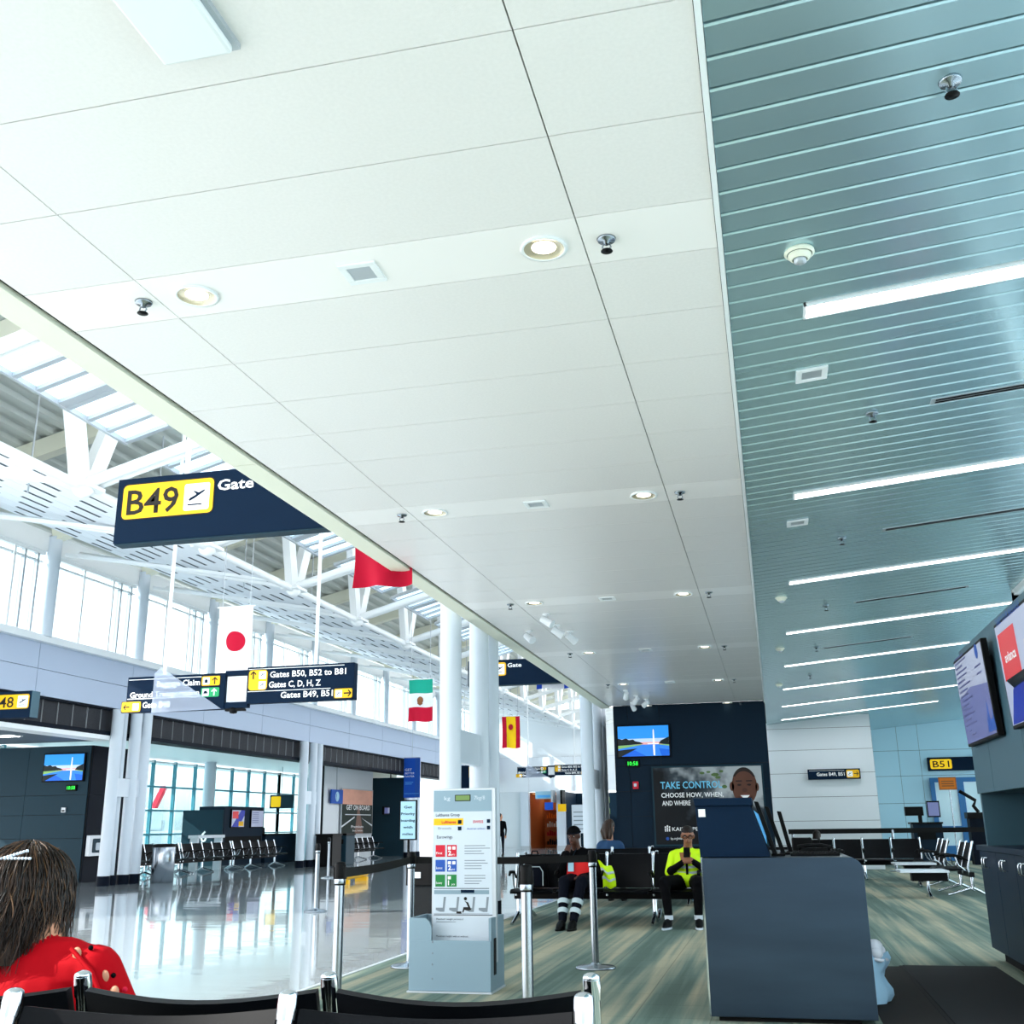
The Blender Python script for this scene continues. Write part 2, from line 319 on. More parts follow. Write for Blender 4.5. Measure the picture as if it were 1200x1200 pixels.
def terrazzo_mat():
    m = bpy.data.materials.new('terrazzo'); m.use_nodes = True; nt = m.node_tree; b = nt.nodes['Principled BSDF']
    b.inputs['Specular IOR Level'].default_value = .9; b.inputs['Coat Weight'].default_value = .6; b.inputs['Coat Roughness'].default_value = .03
    b.inputs['Roughness'].default_value = .09
    co = nt.nodes.new('ShaderNodeTexCoord'); n = nt.nodes.new('ShaderNodeTexNoise'); n.inputs['Scale'].default_value = 40
    r = nt.nodes.new('ShaderNodeValToRGB'); r.color_ramp.elements[0].color = L('97a3a8'); r.color_ramp.elements[1].color = L('c3cacd')
    nt.links.new(co.outputs['Object'], n.inputs['Vector']); nt.links.new(n.outputs['Fac'], r.inputs[0])
    br = nt.nodes.new('ShaderNodeTexBrick'); br.offset = 0; br.inputs['Scale'].default_value = 1; br.inputs['Brick Width'].default_value = 2.4; br.inputs['Row Height'].default_value = 2.4; br.inputs['Mortar Size'].default_value = .008
    br.inputs['Color1'].default_value = (1,1,1,1); br.inputs['Color2'].default_value = (.94,.95,.96,1); br.inputs['Mortar'].default_value = (.7,.7,.7,1)
    nt.links.new(co.outputs['Object'], br.inputs['Vector'])
    m2 = nt.nodes.new('ShaderNodeMix'); m2.data_type = 'RGBA'; m2.blend_type = 'MULTIPLY'; m2.inputs['Factor'].default_value = 1
    nt.links.new(r.outputs[0], m2.inputs['A']); nt.links.new(br.outputs['Color'], m2.inputs['B']); nt.links.new(m2.outputs['Result'], b.inputs['Base Color'])
    # faint polishing waves
    mp = nt.nodes.new('ShaderNodeMapping'); mp.inputs['Scale'].default_value = (.5, 1.6, 1); w2 = nt.nodes.new('ShaderNodeTexNoise'); w2.inputs['Scale'].default_value = 1
    bp = nt.nodes.new('ShaderNodeBump'); bp.inputs['Strength'].default_value = .12; bp.inputs['Distance'].default_value = .02
    nt.links.new(co.outputs['Object'], mp.inputs[0]); nt.links.new(mp.outputs[0], w2.inputs['Vector']); nt.links.new(w2.outputs['Fac'], bp.inputs['Height']); nt.links.new(bp.outputs[0], b.inputs['Normal']); nt.links.new(bp.outputs[0], b.inputs['Coat Normal'])
    MATS['terrazzo'] = m
terrazzo_mat()
def slat_mat():
    m = bpy.data.materials.new('slat_metal'); m.use_nodes = True; nt = m.node_tree; b = nt.nodes['Principled BSDF']
    b.inputs['Base Color'].default_value = L('bcd9e1'); b.inputs['Metallic'].default_value = .7; b.inputs['Roughness'].default_value = .27
    co = nt.nodes.new('ShaderNodeTexCoord'); mp = nt.nodes.new('ShaderNodeMapping'); mp.inputs['Scale'].default_value = (.9, 1.1, 1); n = nt.nodes.new('ShaderNodeTexNoise'); n.inputs['Scale'].default_value = 1; n.inputs['Detail'].default_value = 2
    oi = nt.nodes.new('ShaderNodeObjectInfo'); ad = nt.nodes.new('ShaderNodeVectorMath'); ad.operation = 'MULTIPLY_ADD'; ad.inputs[1].default_value = (1, 1, 1)
    bp = nt.nodes.new('ShaderNodeBump'); bp.inputs['Strength'].default_value = .12; bp.inputs['Distance'].default_value = .03
    gm = nt.nodes.new('ShaderNodeNewGeometry')
    nt.links.new(gm.outputs['Position'], mp.inputs[0]); nt.links.new(mp.outputs[0], n.inputs['Vector'])
    nt.links.new(n.outputs['Fac'], bp.inputs['Height']); nt.links.new(bp.outputs[0], b.inputs['Normal']); MATS['slat_metal'] = m
slat_mat()
# ================================================================== SETTING
XR, XL, XO, HC = -0.04, -3.50, -3.70, 3.80          # ceiling edges and height
b = MB(); b.box((-3.68, -7, -.12), (2.05, 42, 0)); b.box((2.05, 7.4, -.12), (3.35, 42, 0)); b.box((3.35, 14.65, -.12), (4.95, 42, 0)); b.box((4.95, 20.4, -.12), (9, 42, 0)); b.build('floor', 'carpet', kind='structure')
b = MB(); b.box((-26, -7, -.12), (-3.68, 80, 0)); b.build('floor', 'terrazzo', kind='structure')
b = MB(); b.box((-3.70, -7, 0), (-3.66, 42, .004)); b.build('trim_1', 'silver', kind='structure')
b = MB(); b.box((-140, -90, -.6), (90, 160, -.5)); b.build('ground', 'tarmac', kind='structure')
# white panel ceiling
ce = struct('ceiling', (0, 0, HC))
b = MB(); b.box((XL, -2, HC+.03), (XR, 24.45, HC+.12)); b.build('backing', 'dark_gap', ce)
JX = [XL+.012, -2.86, -.66, XR-.012]
rows = []
for k in range(-1, 6):
    y0 = .09 + 4.0*k
    rows.append((y0, y0+.42, 'plain_panel'))
    for j in range(6): rows.append((y0+.42+j*.5967, y0+.42+(j+1)*.5967, 'perf_panel'))
src = {}
for y0, y1, m in rows:
    if y1 > 24.4 or y0 < -1.9: continue
    for c in range(3):
        key = (c, m)
        if key not in src:
            x0, x1 = JX[c]+.003, JX[c+1]-.003; h = (y1-y0)/2-.003; cx = (x0+x1)/2
            q = MB(); q.box((x0-cx, -h, 0), (x1-cx, h, .022)); o = q.build('panel', m, None); o.parent = ce; src[key] = (o, cx)
            o.location = (cx, (y0+y1)/2, 0)
        else:
            o0, cx = src[key]; o = o0.copy(); COL.objects.link(o); o.location = (cx, (y0+y1)/2, 0)
# edge soffit of the white ceiling with its shadow gap
t = struct('trim_2', (XO, 0, HC))
ys = [-2, 2.2, 6.72, 11.24, 15.76, 20.28, 24.5]
for i in range(6):
    q = MB(); q.box((XO-.02, ys[i]+.004, HC-.012), (XL-.022, ys[i+1]-.004, HC+.30)); q.build('edge_panel', 'cream', t)
q = MB(); q.box((XL-.03, -2, HC+.02), (XL+.02, 24.45, HC+.06)); q.build('shadow_gap', 'dark_gap', t)
q = MB(); q.box((XR-.012, -2, HC-.012), (XR+.012, 24.5, HC+.06)); q.build('trim_3', 'white_trim', kind='structure')
# metal slat ceiling rising to the right
TH = math.radians(5); PIT = 3.43/20
mc = struct('ceiling', (XR, 0, HC)); mc.rotation_euler = (0, -TH, 0)
def local_build(q, name, m, parent):
    o = q.build(name, m, None); o.parent = parent; return o
def slat_len(y): return 2.06 if y < 7.4 else (3.36 if y < 14.7 else (4.98 if y < 20.5 else 8.95))  # cut short beyond view so the slats reflect bright ground outside
q = MB()
for ya, yb in ((-2, 7.4), (7.4, 14.7), (14.7, 20.5), (20.5, 38)): q.box((.0, ya, .05), (slat_len(ya+.1)+.05, yb, .09))
local_build(q, 'backing', 'dark_gap', mc)
sw = PIT/2-.008
pr = [(-sw, .04), (-sw, .008), (-sw+.006, 0), (sw-.006, 0), (sw, .008), (sw, .04)]
n0 = int((5.35+1.8)/PIT); y0 = 5.35-n0*PIT; sl_src = {}
for k in range(0, int((37.5-y0)/PIT)):
    W = slat_len(y0+k*PIT)
    if W not in sl_src:
        q = MB(); q.prism([(0.015, y, z) for y, z in pr], (W, 0, 0)); o = sl_src[W] = local_build(q, 'slat', 'slat_metal', mc)
    else:
        o = sl_src[W].copy(); COL.objects.link(o)
    o.location = (0, y0+k*PIT, 0)
def on_metal(x, y):      # point under the slats
    return V((x, y, HC+math.tan(TH)*(x-XR)))
RT5 = Matrix.Rotation(-TH, 3, 'Y')
# linear lights
def mk_linear(ln_):
    r = thing('linear_light', (0, 0, 0), 'x', 'light', 'linear lights in the slat ceiling')
    q = MB(); h = PIT/2-.006; ln = ln_
    for a, c in (((0, -h, -.014), (ln, -h+.012, .03)), ((0, h-.012, -.014), (ln, h, .03)), ((0, -h, -.014), (.012, h, .03)), ((ln-.012, -h, -.014), (ln, h, .03))): q.box(a, c)
    q.build('frame', 'white_trim', r)
    q = MB(); q.box((.012, -h+.012, -.006), (ln-.012, h-.012, -.001)); q.build('diffuser', 'lamp', r)
    q = MB(); 
    for i in range(1, int(ln/.05)): q.box((i*.05-.002, -h+.012, -.012), (i*.05+.002, h-.012, -.006))
    q.build('louver', 'silver', r); return r
lin_s = mk_linear(1.66); lin = mk_linear(4.0)
nth = ['nearest', 'second', 'third', 'fourth', 'fifth', 'sixth', 'seventh', 'eighth']
for k in range(8):
    o = place_copy(lin_s if k == 0 else lin, on_metal(.36, 5.35+3.43*k), 0, f'long white linear light in the metal slat ceiling, {nth[k]} from the viewer', k < 2)
    o.rotation_euler = (0, -TH, 0)
# downlights, sprinklers, speakers, detectors
def mk_down():
    r = thing('downlight', (0, 0, 0), 'x', 'light', 'recessed downlights in the white ceiling')
    q = MB(); q.lathe([(.105, 0), (.112, -.012), (.096, -.014), (.09, -.002)], n=28); q.build('trim_ring', 'white_trim', r)
    q = MB(); q.lathe([(.096, -.012), (.085, -.004), (.06, -.002), (.0, -.002)], n=28); q.build('reflector', 'reflector', r)
    q = MB(); q.lathe([(.0, -.005), (.05, -.005), (.058, -.002)], n=20); q.build('lens', 'warm_lamp', r); return r
def mk_sprk():
    r = thing('sprinkler', (0, 0, 0), 'x', 'sprinkler', 'fire sprinklers on the ceilings')
    q = MB(); q.lathe([(.0, -.001), (.045, -.001), (.04, -.012), (.014, -.014), (.012, -.03), (0, -.03)], n=18); q.build('escutcheon', 'steel', r)
    q = MB(); q.tube([(-.014, 0, -.025), (-.02, 0, -.045), (-.006, 0, -.062)], .004, 6); q.tube([(.014, 0, -.025), (.02, 0, -.045), (.006, 0, -.062)], .004, 6); q.build('yoke', 'steel', r)
    q = MB(); q.lathe([(0, -.062), (.026, -.062), (.028, -.066), (0, -.068)], n=14); q.build('deflector', 'black_plastic', r); return r
def mk_spk():
    r = thing('ceiling_speaker', (0, 0, 0), 'x', 'speaker', 'square ceiling grilles')
    q = MB(); s = .095
    for a, c in (((-s, -s, -.012), (s, -.06, 0)), ((-s, .06, -.012), (s, s, 0)), ((-s, -.06, -.012), (-.06, .06, 0)), ((.06, -.06, -.012), (s, .06, 0))): q.box(a, c)
    q.build('frame', 'white_trim', r, bevel=.003)
    q = MB(); q.box((-.06, -.06, -.006), (.06, .06, 0)); q.build('grille', 'silver', r); return r
dl, sp, sk = mk_down(), mk_sprk(), mk_spk()
for k in range(6):
    y = 4.3+4.0*k
    side = 'nearest' if k == 0 else f'{nth[k]} from the viewer'
    place_copy(dl, (-.845, y, HC), 0, f'round recessed downlight in the right row of the white ceiling, {side}', k == 0)
    place_copy(dl, (-2.64, y, HC), 0, f'round recessed downlight in the left row of the white ceiling, {side}')
    place_copy(sp, (-.55, y, HC), 0, f'black sprinkler in the white ceiling right of a downlight, {side}', k == 0)
    place_copy(sp, (-2.94, y, HC), 0, f'black sprinkler in the white ceiling near the cream edge, {side}')
    if k < 5: place_copy(sk, (-1.75, y, HC), 0, f'small square grille between the downlights of the white ceiling, {side}', k == 0)
for k, (x, y) in enumerate(((.86, 3.65), (.86, 7.11), (.85, 10.5), (.85, 13.95), (.85, 17.4), (.85, 20.8))):
    o = place_copy(sp, on_metal(x, y), 0, f'black sprinkler in the metal slat ceiling, {nth[k]} from the viewer')
for k, (x, y) in enumerate(((.43, 6.23), (.41, 9.65))):
    o = place_copy(sk, on_metal(x, y), 0, f'square grille in the metal slat ceiling, {nth[k]} from the viewer'); o.rotation_euler = (0, -TH, 0)
def mk_smoke():
    r = thing('smoke_detector', (0, 0, 0), 'x', 'detector', 'smoke detectors in the slat ceiling')
    q = MB(); q.lathe([(.0, 0), (.07, 0), (.072, -.014), (.06, -.02)], n=24); q.build('base', 'cream', r)
    q = MB(); q.lathe([(.055, -.02), (.056, -.03), (.046, -.034), (.046, -.042), (.036, -.046)], n=24); q.build('collar', 'cream', r)
    q = MB(); q.lathe([(.03, -.044), (.03, -.06), (.014, -.07), (0, -.071)], n=18); q.build('sensor_cap', 'silver', r); return r
sm = mk_smoke()
for k, (x, y) in enumerate(((.325, 4.7), (.28, 13.0), (.28, 17.0), (.28, 21.6))):
    place_copy(sm, on_metal(x, y), 0, f'cream round smoke detector on the metal slat ceiling, {nth[k]} from the viewer', k == 0)
def mk_grille():
    r = thing('air_grille', (0, 0, 0), 'x', 'vent', 'linear air grilles in the slat ceiling')
    q = MB(); q.box((0, -.05, -.004), (1.4, .05, .0)); q.build('frame', 'silver', r)
    for i in range(2):
        q = MB(); q.box((.03, -.035+i*.04, -.006), (1.37, -.008+i*.04, -.003)); q.build('slot', 'black_matte', r)
    return r
gr = mk_grille()
for k, (x, y) in enumerate(((1.24, 7.09), (1.23, 10.42), (1.2, 14.0), (.95, 17.6))):
    o = place_copy(gr, on_metal(x, y), 0, f'thin double slot air grille in the metal slat ceiling, {nth[k]} from the viewer', k == 0); o.rotation_euler = (0, -TH, 0)
# wireless antenna panel close overhead
t = thing('antenna_panel', (-1.73, 2.52, HC), 'square white wireless antenna panel fixed under the near white ceiling', 'antenna')
q = MB(); q.box((-1.86, 2.36, HC-.055), (-1.60, 2.71, HC-.02)); q.build('cover', 'white_trim', t, bevel=.012)
q = MB(); q.box((-1.84, 2.38, HC-.022), (-1.585, 2.73, HC)); q.build('bracket', 'silver', t)
# spotlights on the white ceiling
def mk_spot():
    r = thing('spotlight', (0, 0, 0), 'x', 'light', 'small white spotlights on the white ceiling')
    q = MB(); q.lathe([(0, 0), (.05, 0), (.05, -.02), (0, -.02)], n=14); q.build('base', 'white_trim', r)
    q = MB(); q.cyl((0, 0, -.02), (0, 0, -.07), .01, n=8); q.build('stem', 'white_trim', r)
    q = MB(); q.cyl((-.05, .03, -.06), (.06, -.06, -.15), .045, .055); q.build('head', 'white_paint', r); return r
st = mk_spot()
for k, (px, py) in enumerate(((620, 742), (640, 722), (652, 735), (668, 742), (741, 826), (733, 812), (745, 818), (757, 822))):
    p = onz(px, py-3, HC); place_copy(st, (max(-3.3, p.x), min(p.y, 23.9), HC), .5*k, f'small white spotlight under the white ceiling, {"ordinal" if 0 else nth[k]} of the cluster outward', k == 0)

# ---------------------------------------------------------------- left wall of the concourse
XW = -15.3
wl = struct('wall_left', (XW, 16, 0))
def bx(parent, name, m, a, c, **k): q = MB(); q.box(a, c); return q.build(name, m, parent, **k)
p0 = None; BAY = 3.58; Y0 = 19.85
for k in range(-2, 13):
    ya, yb = Y0+k*BAY, Y0+(k+1)*BAY
    for z0, z1 in ((4.05, 4.62), (4.62, 5.18)):
        if p0 is None:
            p0 = MB(); p0.box((XW-.10, ya+.008, z0+.006), (XW, yb-.008, z1-.006)); p0 = p0.build('panel', 'wall_blue_white', wl); pz = z0; py = ya
        else: inst(p0, wl, (0, ya-py, z0-pz))
bx(wl, 'backing', 'dark_gap', (XW-.22, 12.6, 4.03), (XW-.11, 66, 5.2))
bx(wl, 'sill', 'white_trim', (XW-.25, 12.6, 5.18), (XW+.16, 66, 5.32))
bx(wl, 'header', 'white_trim', (XW-.2, 12.6, 7.18), (XW+.02, 66, 7.62))
ytub = [23.17, 33.9, 44.65, 55.4]
bx(wl, 'lintel', 'navy_dark', (XW-.5, 12.6, 3.40), (XW-.02, 66, 3.50))
bx(wl, 'upper_lintel', 'navy_dark', (XW-.5, 12.6, 4.0), (XW-.02, 66, 4.05))
g0 = None; f0 = None
for k in range(100):
    y = 12.8+.535*k
    if g0 is None:
        g0 = bx(wl, 'grille_panel', 'grille_mesh', (XW-.16, y+.012, 3.5), (XW-.12, y+.523, 4.0)); f0 = bx(wl, 'grille_fin', 'grille_edge', (XW-.13, y-.006, 3.5), (XW-.10, y+.006, 4.0))
    else: inst(g0, wl, (0, .535*k, 0)); inst(f0, wl, (0, .535*k, 0))
# clerestory windows
wproto = None
for k in range(-2, 13):
    ya = Y0+k*BAY+.16
    r = struct(f'window_{k+3}', (XW-.05, ya, 5.32)); wdt = BAY-.32
    X = XW-.05
    fr = MB()
    fr.box((X-.05, ya, 5.32), (X+.04, ya+wdt, 5.38)); fr.box((X-.05, ya, 7.10), (X+.04, ya+wdt, 7.18)); fr.box((X-.05, ya, 6.93), (X+.02, ya+wdt, 6.97))
    fr.build('frame', 'white_trim', r)
    ms = [0, .345, .70, .80, .93, 1]
    for u in ms[1:-1]:
        bx(r, 'mullion', 'silver' if u > .75 else 'white_trim', (X-.04, ya+u*wdt-.03, 5.38), (X+.05, ya+u*wdt+.03, 7.1))
    for a, c in zip(ms[:-1], ms[1:]):
        bx(r, 'pane', 'glass', (X-.012, ya+a*wdt+.03, 5.38), (X-.004, ya+c*wdt-.03, 7.1))
for k in range(-2, 13):
    y = Y0+k*BAY
    t = struct(f'trim_{10+k}', (XW+.05, y, 5.3))
    q = MB(); q.cyl((XW+.08, y, 5.3), (XW+.08, y, 7.55), .15, n=16); q.build('post', 'column_paint', t)
    q = MB(); q.bar((XW+.05, y, 7.62), (-9.7, y, 8.98), .22, .34); q.build('rafter', 'cream', t)
    q = MB(); q.bar((XW+.2, y+.25, 7.2), (-9.8, y+.25, 6.25), .07); q.build('tie_rod', 'truss', t)
# roof deck with ribs
q = MB(); xs = -15.6
prof = []; x = -15.9
def zr(x): return 7.78+.25*(x+15.3)
while x < -2.6:
    for dx, dz in ((0, 0), (.12, 0), (.17, .07), (.29, .07), (.34, 0)): prof.append((x+dx, zr(x+dx)+dz))
    x += .34
vs = []; fs = []
for px_, pz_ in prof: vs += [(px_, 2, pz_), (px_, 66, pz_)]
for i in range(len(prof)-1): fs.append((2*i, 2*i+1, 2*i+3, 2*i+2))
q.add(vs, fs); q.build('ceiling', 'deck', kind='structure')
# roof truss along the concourse
XT, ZT = -9.6, 6.1
tr = struct('trim_40', (XT, 13, ZT))
yn = [13.0+3.66*k for k in range(-2, 13)]
q = MB(); q.tube([(XT, 4, ZT), (XT, 62, ZT)], .075, 10); q.build('bottom_chord', 'truss', tr)
d0 = None
for k, y in enumerate(yn):
    off = (0, y-yn[0], 0)
    if d0 is None:
        parts = []
        for s in (-1, 1):
            q = MB(); q.bar((XT, y+.1*s, ZT+.08), (XT+.1, y+1.15*s, 9.1), .30, .16, ref=(1, 0, 0)); parts.append(q.build('diagonal', 'truss', tr))
        q = MB(); q.tube([(XT, y, ZT+.05), (-4.2, y, ZT+1.5)], .085, 8); q.tube([(XT, y+.22, ZT+.05), (-4.2, y+.22, ZT+1.5)], .05, 8); parts.append(q.build('strut', 'truss', tr))
        q = MB(); q.tube([(XT, y, ZT+.05), (-14.9, y, 7.25)], .06, 8); parts.append(q.build('left_strut', 'truss', tr))
        q = MB(); q.ball((XT, y, ZT), .16); q.box((XT-.2, y-.25, ZT-.03), (XT+.2, y+.25, ZT+.03)); parts.append(q.build('node', 'truss', tr))
        q = MB(); q.cyl((-11.2, y+.8, 6.4), (-11.2, y+.8, 8.7), .015, n=6); q.cyl((-7.2, y+1.6, 6.7), (-7.2, y+1.6, 9.7), .015, n=6); parts.append(q.build('hanger_rod', 'silver', tr))
        q = MB(); q.bar((XT, y, zr(XT)-.15), (-3.6, y, zr(-3.6)-.15), .22, .3); parts.append(q.build('rafter', 'cream', tr)); d0 = parts
    else:
        for p in d0: inst(p, tr, off)
bx(tr, 'ridge_beam', 'cream', (XT-.15, 3, zr(XT)-.3), (XT+.15, 62, zr(XT)-.02))
# hung translucent ceiling lights between the struts
def mk_sky():
    r = thing('light_panel_frame', (0, 0, 0), 'x', 'ceiling panel', 'hung translucent panel frames under the concourse roof')
    X0, X1, m = -9.0, -4.6, .27; z0 = 6.78
    def P(x, y, dz=0): return (x, y, z0+m*(x-X0)+dz)
    cols = [X0, -6.9, -5.6, X1]; rws = [0, .46, .92, 1.38]; base = [0, 1.56]
    fr = MB()
    for xx in cols: fr.bar(P(xx, -.03), P(xx, 2.98), .05, .08)
    for b0 in base:
        for rr in rws: fr.bar(P(X0, b0+rr), P(X1, b0+rr), .09, .06)
    fr.build('frame', 'silver', r)
    q = MB(); q.bar(P(X0, 1.47), P(X1, 1.47), .2, .04); q.build('middle_rail', 'silver', r)
    for b0 in base:
        for i in range(3):
            for j in range(3):
                q = MB(); a, c = cols[j]+.03, cols[j+1]-.03; y_, y2 = b0+rws[i]+.05, b0+rws[i+1]-.05
                q.add([P(a, y_, .02), P(c, y_, .02), P(c, y2, .02), P(a, y2, .02), P(a, y_, .03), P(c, y_, .03), P(c, y2, .03), P(a, y2, .03)], [(0,1,2,3),(7,6,5,4),(0,4,5,1),(1,5,6,2),(2,6,7,3),(3,7,4,0)])
                q.build('panel', 'diffuser', r)
    return r
sky = mk_sky()
for k in range(7):
    place_copy(sky, (0, 10.1+3.66*k, 0), 0, f'hung frame of white translucent panels under the concourse roof, {nth[k]} from the viewer', k == 0)
# slotted acoustic ceiling sloping from the left wall to the truss
ac = struct('ceiling', (-12.2, 20, 6.9))
def za(x): return 7.32 - (x+14.3)*.245
xs = [-14.3+i*.55 for i in range(9)]
p1 = None
for i in range(8):
    x0_, x1_ = xs[i], xs[i+1]-.012
    q = MB(); q.prism([(x0_, 5, za(x0_)), (x1_, 5, za(x1_)), (x1_, 5, za(x1_)+.03), (x0_, 5, za(x0_)+.03)], (0, 57, 0)); q.build('plank', 'acoustic', ac)
q = MB()
for i in range(8):
    x_ = xs[i]+.27
    for k in range(44):
        y_ = 7+1.25*k+(.62 if i % 2 else 0)
        zz = za(x_)-.004
        q.box((x_-.03, y_, zz-.003), (x_+.03, y_+.72, zz))
q.build('slot', 'slot_dark', ac, kind='stuff')
# upper right side of the concourse, above the white ceiling
bx(None, 'wall_back', 'white_paint', (-26, 78, 0), (9, 78.2, 12), kind='structure')

bx(None, 'unseen_wall_right', 'white_paint', (-3.3, -2, 4.1), (-3.15, 66, 5.8), kind='structure')  # out of sight, added to darken the concourse, open above for light
# ---------------------------------------------------------------- column clusters
def mk_cluster(ys_, top):
    r = thing('column_cluster', (0, 0, 0), 'x', 'column', 'clusters of white tubular columns')
    for i, (x, y) in enumerate(zip((0, -.12, .0, .02), ys_)):
        q = MB(); q.cyl((x, y, 0.0), (x, y, top), .14 if i != 1 else .10, n=18); c = q.build('column', 'column_paint', r)
        q = MB(); q.cyl((x, y, 0), (x, y, .22), .15, n=18); q.build('base_sleeve', 'navy_dark', c)
    q = MB(); q.box((-.05, .0, 2.0), (.05, ys_[-1], 2.42)); q.build('tie_plate', 'column_paint', r)
    return r
cl = mk_cluster((0, .42, .78, 1.2), 4.02)
labs = ['white tubular column cluster at the left wall beside the dark gate lounge', 'white tubular column cluster at the left wall with dark bins at its foot', 'white column cluster at the left wall under the blue banner', 'white column cluster at the far left wall before the shops']
for i, y in enumerate(ytub): place_copy(cl, (XW+.1, y-.35, 0), 0, labs[i], i == 0)
cl2 = mk_cluster((0, .5, 1.4, 1.9), 9.4)
for i, (y, lb) in enumerate(((13.15, 'tall white column cluster on the carpet edge behind the baggage information stand'), (23.7, 'tall white column cluster at the carpet edge left of the dark poster wall'), (35.0, 'white column cluster on the right side of the far concourse'))):
    place_copy(cl2, (-3.95, y, 0), 0, lb, i == 0)
# ================================================================== SIGN PIECES
def tag_sign(fr, u, v, w_, h_, parent, m='yellow', edge=True):
    if edge: flat('tag_border', fr, rrect(u-.012, v-.012, u+w_+.012, v+h_+.012, .06*min(1, h_/.3)), 'black_ink', parent, .001, .003)
    return flat('tag', fr, rrect(u, v, u+w_, v+h_, .05*min(1, h_/.3)), m, parent, .003, .003)
def icon_tile(fr, u, v, s, parent):
    flat('icon_tile', fr, rrect(u, v, u+s, v+s, s*.08), 'white_ink', parent, .006, .002)
    plane_icon(fr, u+s*.5, v+s*.5, s*.75, 'navy_sign', parent, .008)
def gate_sign(name, Y, x0, x1, z0, z1, code, label, px):
    t = thing(name, ((x0+x1)/2, Y, z0), label, 'sign', 'black overhead gate signs' if 0 else None)
    fr = FY((x0, Y, z0)); W_ = x1-x0; H_ = z1-z0
    q = MB(); q.box((x0, Y, z0), (x1, Y+.16, z1)); q.build('sign_box', 'navy_sign', t, bevel=.006)
    q = MB(); q.box((x0+.01, Y+.01, z0-.012), (x1-.01, Y+.15, z0)); q.build('bottom_cover', 'teal_wall', t)
    q = MB(); q.cyl((x0+W_*.3, Y+.08, z1), (x0+W_*.3, Y+.08, 10.3), .025, n=8); q.cyl((x0+W_*.8, Y+.08, z1), (x0+W_*.8, Y+.08, 10.6), .025, n=8); q.build('hanger', 'white_trim', t)
    k = H_/.66
    tag_sign(fr, .07*k, .24*k, .98*k, .35*k, t)
    text(fr, code, .12*k, .285*k, .25*k, 'black_ink', t, .007, width=.56*k, bold=.012)
    icon_tile(fr, .74*k, .275*k, .27*k, t)
    text(fr, 'Gate', 1.09*k, .455*k, .105*k, 'white_ink', t, .003, width=.38*k, bold=.02)
    return t
gate_sign('gate_sign', 8.9, -6.17, -3.80, 3.93, 4.60, 'B49', 'large navy gate sign with yellow B49 tag beside the cream ceiling edge', 0)
gate_sign('gate_sign', 20.5, -5.80, -3.80, 3.91, 4.41, 'B51', 'navy gate sign partly behind white columns, farther along the ceiling edge', 0)
# ================================================================== LEFT GATE LOUNGE (dark bay)
def wall_panels(name, fr, W_, H_, m, joints_u, joints_v, thick=.12, loc=None):
    r = struct(name, loc or tuple(fr.o)); us = [0]+joints_u+[W_]; vs_ = [0]+joints_v+[H_]
    q = MB(); q.prism([fr.p(u, v, -.02) for u, v in rect(0, 0, W_, H_)], fr.n*-thick); q.build('backing', 'dark_gap', r)
    for a, c in zip(us[:-1], us[1:]):
        for d, e in zip(vs_[:-1], vs_[1:]):
            q = MB(); q.prism([fr.p(u, v, 0) for u, v in rect(a+.005, d+.005, c-.005, e-.005)], fr.n*-.02); q.build('panel', m, r)
    return r
wall_panels('wall_2', FY((-23, 24.2, 0)), 6.2, 3.32, 'teal_wall', [2.2, 4.4], [1.05, 1.62, 2.1])
wall_panels('wall_3', FX((-16.75, 24.23, 0)), 1.6, 3.32, 'navy_dark', [], [1.05, 2.1], thick=6.2)
bx(None, 'ceiling', 'lounge_ceiling', (-23, 12.6, 3.42), (-15.9, 24.2, 3.5), kind='structure')
bx(None, 'trim_60', 'white_trim', (-15.85, 12.6, 3.30), (-15.32, 22.95, 3.40), kind='structure')
for k, y in enumerate((20.4, 22.0)):
    t = thing('ceiling_light', (-17.6, y, 3.42), f'slim recessed light in the left lounge ceiling, {"nearer" if k == 0 else "farther"} of two', 'light')
    bx(t, 'frame', 'white_trim', (-17.9, y-.2, 3.40), (-17.3, y+.2, 3.42)); bx(t, 'diffuser', 'lamp', (-17.85, y-.15, 3.395), (-17.35, y+.15, 3.40))
def monument_screen(fr, W_, H_, label):
    t = thing('wall_screen', tuple(fr.p(W_/2, 0)), label, 'screen')
    q = MB(); q.prism([fr.p(u, v, .07) for u, v in rect(-.03, -.03, W_+.03, H_+.03)], fr.n*-.07); q.build('bezel', 'black_plastic', t, bevel=.006)
    f = lambda n, ps, m, d=.071: flat(n, fr, [[(a*W_, c*H_) for a, c in p] for p in ps], m, t, d, .001)
    f('picture_sky', [rect(0, .38, 1, 1)], 'mon_sky'); f('picture_haze', [rect(0, .38, 1, .58)], 'mon_low', .072); f('picture_dusk', [rect(.35, .38, 1, .46)], 'mon_pink', .0725)
    f('picture_water', [rect(0, 0, 1, .38)], 'mon_water'); f('picture_deep_water', [[(.0, 0), (.55, 0), (.3, .22), (0, .12)], [(.85, 0), (1, 0), (1, .2), (.8, .25)]], 'mon_deep', .072)
    f('picture_trees', [[(0, .36), (.5, .4), (.44, .46), (.34, .5), (.3, .56), (.22, .54), (.16, .6), (.08, .56), (0, .6)], [(1, .36), (.8, .4), (.84, .5), (.92, .56), (1, .62)], [(0, .0), (.06, .0), (.38, .26), (.1, .22), (0, .2)]], 'mon_tree', .073)
    f('picture_bank', [[(0, .25), (.46, .37), (.46, .39), (0, .36)], [(1, .32), (.8, .37), (.8, .39), (1, .36)]], 'mon_grass', .074)
    f('picture_obelisk', [[(.685, .39), (.725, .39), (.715, .86), (.705, .89), (.695, .86)], [(.69, .02), (.72, .02), (.725, .37), (.685, .37)], rect(.58, .385, .8, .415)], 'mon_white', .0745)
    return t
